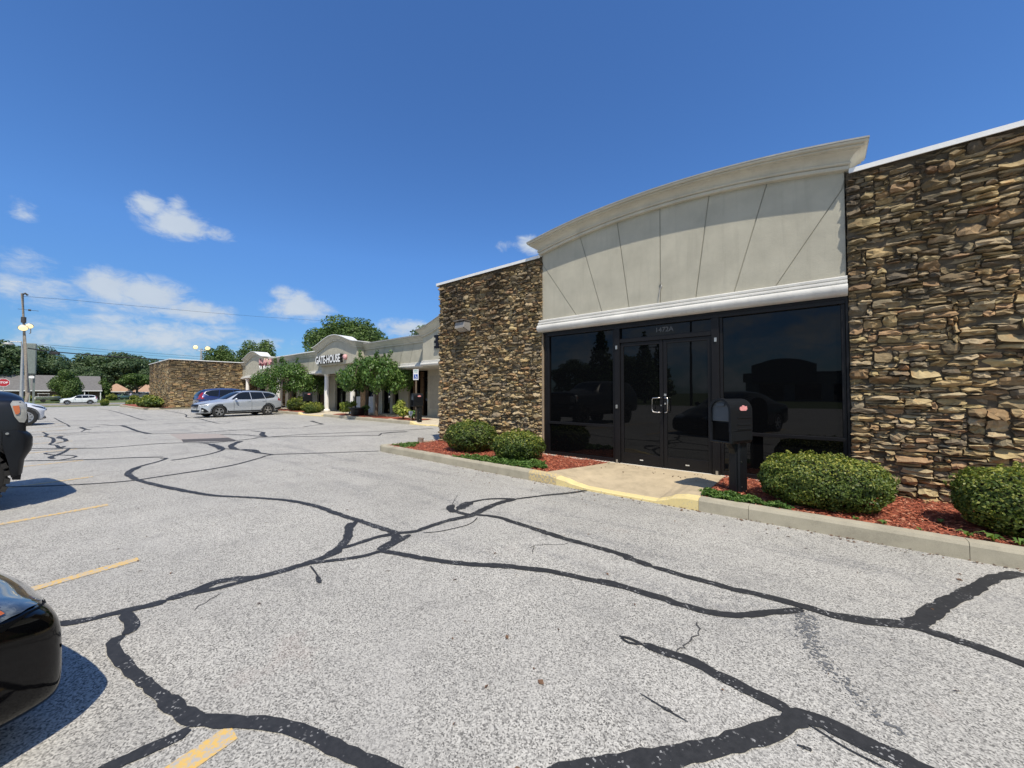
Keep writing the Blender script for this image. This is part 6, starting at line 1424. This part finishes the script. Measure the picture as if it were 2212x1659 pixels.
# ------------------------------------------------------------------ houses across the road
roof_g = simple('grey_shingles', (.15, .145, .14), .95, var=.18, scale=3, bump=.5, bscale=12); roof_t = simple('tan_shingles', (.42, .27, .18), .95, var=.2, scale=3, bump=.4, bscale=12)
brick = simple('brown_brick', (.13, .085, .06), .95, var=.3, scale=8); siding = simple('pale_siding', (.40, .36, .29), .9, var=.1)
GZ = -.27
def house(name, label, X, y0, y1, depth, eave, ridge, wallm, roofm, over=.5, win=(), posts=(), hip=False):
    t = thing(name, label, 'house', (X, (y0 + y1) / 2, GZ)); h = (y1 - y0) / 2
    MB().box(-depth, 0, -h + .3, h - .3, -.3, eave).build('wall', wallm, t)
    m = MB(); o = over; e = eave - .05; k = 2.5 if hip else -.0
    A1, B1, C1, D1 = (o, -h, e), (o, h, e), (-depth - o, h, e), (-depth - o, -h, e); R1, R2 = (-depth / 2, -h + k, ridge), (-depth / 2, h - k, ridge)
    m.quad(A1, B1, R2, R1); m.quad(C1, D1, R1, R2); m.quad(B1, C1, R2); m.quad(D1, A1, R1); m.quad(A1, D1, C1, B1); m.build('roof', roofm, t)
    MB().box(o, o + .06, -h, h, e - .16, e + .04).build('gutter', coping_m, t)
    for (a, b, z0_, z1_) in win:
        f = MB().box(.001, .05, a - .08, b + .08, z0_ - .08, z1_ + .08).build('window', coping_m, t); MB().box(.051, .06, a, b, z0_, z1_).build('pane', pane, f)
    for a in posts: MB().box(o - .25, o - .12, a - .07, a + .07, -.3, e - .16).build('porch_post', coping_m, t)
    return t
H1 = house('house', 'long low house with plain grey roof behind the pylon sign', -131, -13, 2.2, 9, 2.2, 5.6, brick, roof_g, .6, ((-5.5, -4, .9, 2.2), (-1.5, -.3, .9, 2.2)), (-3.2,))
for (a, b, w) in ((-7, -5.8, 0), (-2.9, -2.2, 0)): MB().box(.001, .03, a, b, 0, 2.6).build('wall_panel', siding, H1)
H2 = house('house', 'grey roofed house wing with open porch right of the evergreen', -130.5, 2.4, 8.2, 9, 2.2, 5.6, brick, roof_g, 1.6, ((-.6, .8, .9, 2.1),), (-2.6, .2, 2.65))
H3 = house('house', 'tan roofed house half hidden by dark trees', -137, 9.0, 14.0, 9, 2.0, 4.1, simple('dark_wall', (.05, .045, .05), .9), roof_t, .8, (), (-1.5, 1.0), True)
H4 = house('house', 'second tan roofed house next to the far stone block', -139, 14.6, 24, 9, 1.9, 3.9, simple('dark_wall', (.05, .045, .05), .9), roof_t, .8, (), (-3.2,), True)
fn = thing('fence', 'grey weathered board fence right of the walking person', 'fence', (-132, 17.4, GZ)); m = MB()
for i in range(60): m.box(0, .03, -5 + i * .17, -5 + i * .17 + .15, 0, 1.5)
m.build('boards', simple('grey_fence', (.10, .11, .12), .95, var=.25, scale=5), fn)
yt = thing('yard_tree', 'dark low branching tree standing between the tan roofed houses', 'tree', (-133, 14.4, GZ)); leaf_obj('crown', [leaves(crown_blobs(0, 0, 4.6, 3.6, 3.4, 1.9, 26, 91), 6200, .22, 91, inward=.45)], lf_tree, yt); m = MB(); trunk(m, 2.4, .25, 4.2, 3, 91); m.build('trunk', bark, yt)
yt2 = thing('yard_tree', 'dark tree between the porch house and the tan roofed house', 'tree', (-132, 8.9, GZ)); leaf_obj('crown', [leaves(crown_blobs(0, 0, 3.0, 1.2, 1.1, 2.2, 22, 92, low=-.9), 3000, .2, 92, inward=.45)], lf_tree, yt2); m = MB(); trunk(m, 1.6, .2, 3.4, 1.5, 92); m.build('trunk', bark, yt2)
# small white topped boat on a trailer in the yard
bt_ = thing('boat', 'small white topped boat on a trailer left of the evergreen', 'boat', (-119.5, .15, -.45), math.pi / 2 + .1)
m = MB(); S_ = [(-1.5, .62, .55), (-.6, .72, .5), (.5, .68, .5), (1.2, .45, .56), (1.75, .05, .8)]; m.grid([[(x, -w, 1.05), (x, -w * .75, .72), (x, 0, z), (x, w * .75, .72), (x, w, 1.05)] for x, w, z in S_]); m.grid([[(x, -w, 1.05), (x, 0, 1.10), (x, w, 1.05)] for x, w, z in S_]); m.build('hull', simple('boat_white', (.75, .75, .72), .3, var=.03), bt_, smooth=40)
MB().box(-1.2, .3, -.6, .6, 1.62, 1.70).build('canopy', simple('boat_white', (.75, .75, .72), .3), bt_, bevel=.03); m = MB()
for x in (-1.1, .2):
    for s in (-1, 1): m.tube([(x, s * .55, 1.05), (x, s * .55, 1.63)], .025, 6)
m.build('canopy_post', galv, bt_); m = MB().box(-1.5, 2.4, -.05, .05, .42, .50)
m.build('trailer', galv, bt_)
for s in (-1, 1): MB().lathe([(.001, s * .6), (.28, s * .6), (.28, s * .75), (.001, s * .75)], (-.5, 0, .28), 18, 'y').build('wheel', rubber, bt_)
# walking person in the far yard
def person():
    t = thing('person', 'person in lilac shirt, dark shorts and dark cap walking in a far yard', 'person', (0, 0, GZ))
    p = ox(282.5, 855, -129.5); t.location = (-129.5, p.y, GZ + .0); t.rotation_euler = (0, 0, 1.9)
    J = [((0, 0, .93), .15), ((0, 0, 1.12), .14), ((.02, 0, 1.36), .17), ((.02, 0, 1.50), .07), ((.05, 0, 1.60), .085), ((.06, 0, 1.70), .09),
         ((0, .10, .86), .10), ((.16, .11, .50), .065), ((.04, .11, .10), .045), ((.16, .11, .05), .04), ((0, -.10, .86), .10), ((-.06, -.11, .50), .065), ((-.30, -.11, .14), .045), ((-.20, -.11, .05), .04),
         ((.02, .21, 1.42), .06), ((-.08, .27, 1.15), .045), ((.06, .28, .93), .035), ((.12, .28, .84), .03), ((.02, -.21, 1.42), .06), ((.12, -.27, 1.16), .045), ((.28, -.27, 1.02), .035), ((.35, -.27, .97), .03)]
    E_ = [(0, 1), (1, 2), (2, 3), (3, 4), (4, 5), (0, 6), (6, 7), (7, 8), (8, 9), (0, 10), (10, 11), (11, 12), (12, 13), (2, 14), (14, 15), (15, 16), (16, 17), (2, 18), (18, 19), (19, 20), (20, 21)]
    me = bpy.data.meshes.new('body'); me.from_pydata([j[0] for j in J], E_, []); o = bpy.data.objects.new('body', me); COL.objects.link(o)
    sk = o.modifiers.new('s', 'SKIN'); 
    for i, j in enumerate(J): me.skin_vertices[0].data[i].radius = (j[1], j[1]); 
    me.skin_vertices[0].data[0].use_root = True; ss_ = o.modifiers.new('u', 'SUBSURF'); ss_.levels = 1
    dg = bpy.context.evaluated_depsgraph_get(); dg.update(); m2 = bpy.data.meshes.new_from_object(o.evaluated_get(dg)); bpy.data.objects.remove(o)
    skin = simple('skin', (.45, .29, .21), .6); ob = link('body', m2, skin, t, True)
    bm = bmesh.new(); bm.from_mesh(m2)
    def garment(name, cond, mat, d=.014):
        b = bm.copy(); bmesh.ops.delete(b, geom=[f for f in b.faces if not cond(f.calc_center_median())], context='FACES')
        for v in b.verts: v.normal_update(); v.co += v.normal * d
        mm = bpy.data.meshes.new(name); b.to_mesh(mm); b.free(); return link(name, mm, mat, t, True)
    garment('shirt', lambda c: .95 < c.z < 1.50 and (abs(c.y) < .24 or c.z > 1.2), simple('lilac_cloth', (.34, .33, .46), .9), .02)
    garment('shorts', lambda c: .58 < c.z < 1.0 and abs(c.y) < .2, simple('dark_cloth', (.02, .02, .03), .9), .022)
    garment('shoes', lambda c: c.z < .09, simple('dark_cloth', (.02, .02, .03), .9), .015)
    bm.free()
    m = MB().lathe([(.10, 1.69), (.105, 1.73), (.08, 1.80), (.001, 1.82)], (.055, 0, 0), 14); m.box(.10, .24, -.06, .06, 1.70, 1.715); m.build('cap', simple('dark_cloth', (.02, .02, .03), .9), t)
person()
# ------------------------------------------------------------------ the other side of the lot, mirrored in the dark panes
op = thing('opposite_store', 'long dark roofed store with arched entrance across the lot', 'building', (14, -66, 0))
MB().box(-24, 40, -18, 0, -.2, 4.6).build('wall', M_stucco('opposite_stucco', (.20, .19, .17)), op)
MB().box(-24.4, 40.4, -.45, -.001, 3.3, 4.9).build('canopy', simple('dark_canopy', (.06, .06, .06), .8), op)
f_ = [(-23, 3.2), (-14, 3.2)] + [(-14 - 9 * q / 16, 6.1 + 1.1 * math.sin(math.pi * q / 16)) for q in range(17)]
MB().prism(f_, .001, .9, 'y').build('arched_parapet', simple('dark_canopy', (.06, .06, .06), .8), op)
m = MB()
for i in range(12): m.box(-22 + i * 5, -18.5 + i * 5, .0, .05, .2, 2.9)
m.build('window', pane, op)
for (x, y, h, lab) in ((-10.5, -30, 9.5, 'tall dark parking lot lamp nearer the opposite store'), (-24.7, -58, 10, 'parking lot lamp far across the lot')):
    t = thing('parking_lamp', lab, 'lamp', (x, y, 0), 0, 'single arm lamps across the lot'); MB().tube([(0, 0, -.1), (0, 0, h)], [.13, .09], 10).build('pole', bronze, t); MB().box(-.05, 1.5, -.06, .06, h - .1, h).box(.9, 1.7, -.2, .2, h - .18, h - .02).build('lamp_head', bronze, t)
for i, (x, y, s, lab) in enumerate(((-19, -40, 1.0, 'tall narrow spruce across the lot'), (-33, -55, 1.5, 'broad spruce beyond the stalls'), (-24, -62, 1.2, 'spruce standing closest to the opposite store'))):
    t = thing('spruce_tree', lab, 'tree', (x, y, 0), 0, 'spruces across the lot'); bl = [(0, 0, 1.2 + k * .9, 2.5 * (1 - k / 10.5), 2.5 * (1 - k / 10.5), .7) for k in range(10)]; leaf_obj('crown', [leaves(bl, 3200, .28, 120 + i, inward=.5)], lf_far, t); MB().tube([(0, 0, -.1), (0, 0, 9)], [.2, .04], 8).build('trunk', bark, t); t.scale = (s, s, s)
for i, (x, y, s, lab) in enumerate(((-48, -70, 1.0, 'full tree behind the spruces'), (-60, -60, 1.1, 'wide tree at the far corner of the lot'), (-40, -84, 1.2, 'tree standing behind the opposite store end'), (-72, -48, 1.2, 'tree by the lot exit'), (-80, -30, 1.0, 'tree at the roadside left of the exit'))):
    c = copy_tree(protoT); c.location = (x, y, 0); c.scale = (s,) * 3; c['label'] = lab; c['group'] = 'trees across the lot'; c.rotation_euler = (0, 0, i)
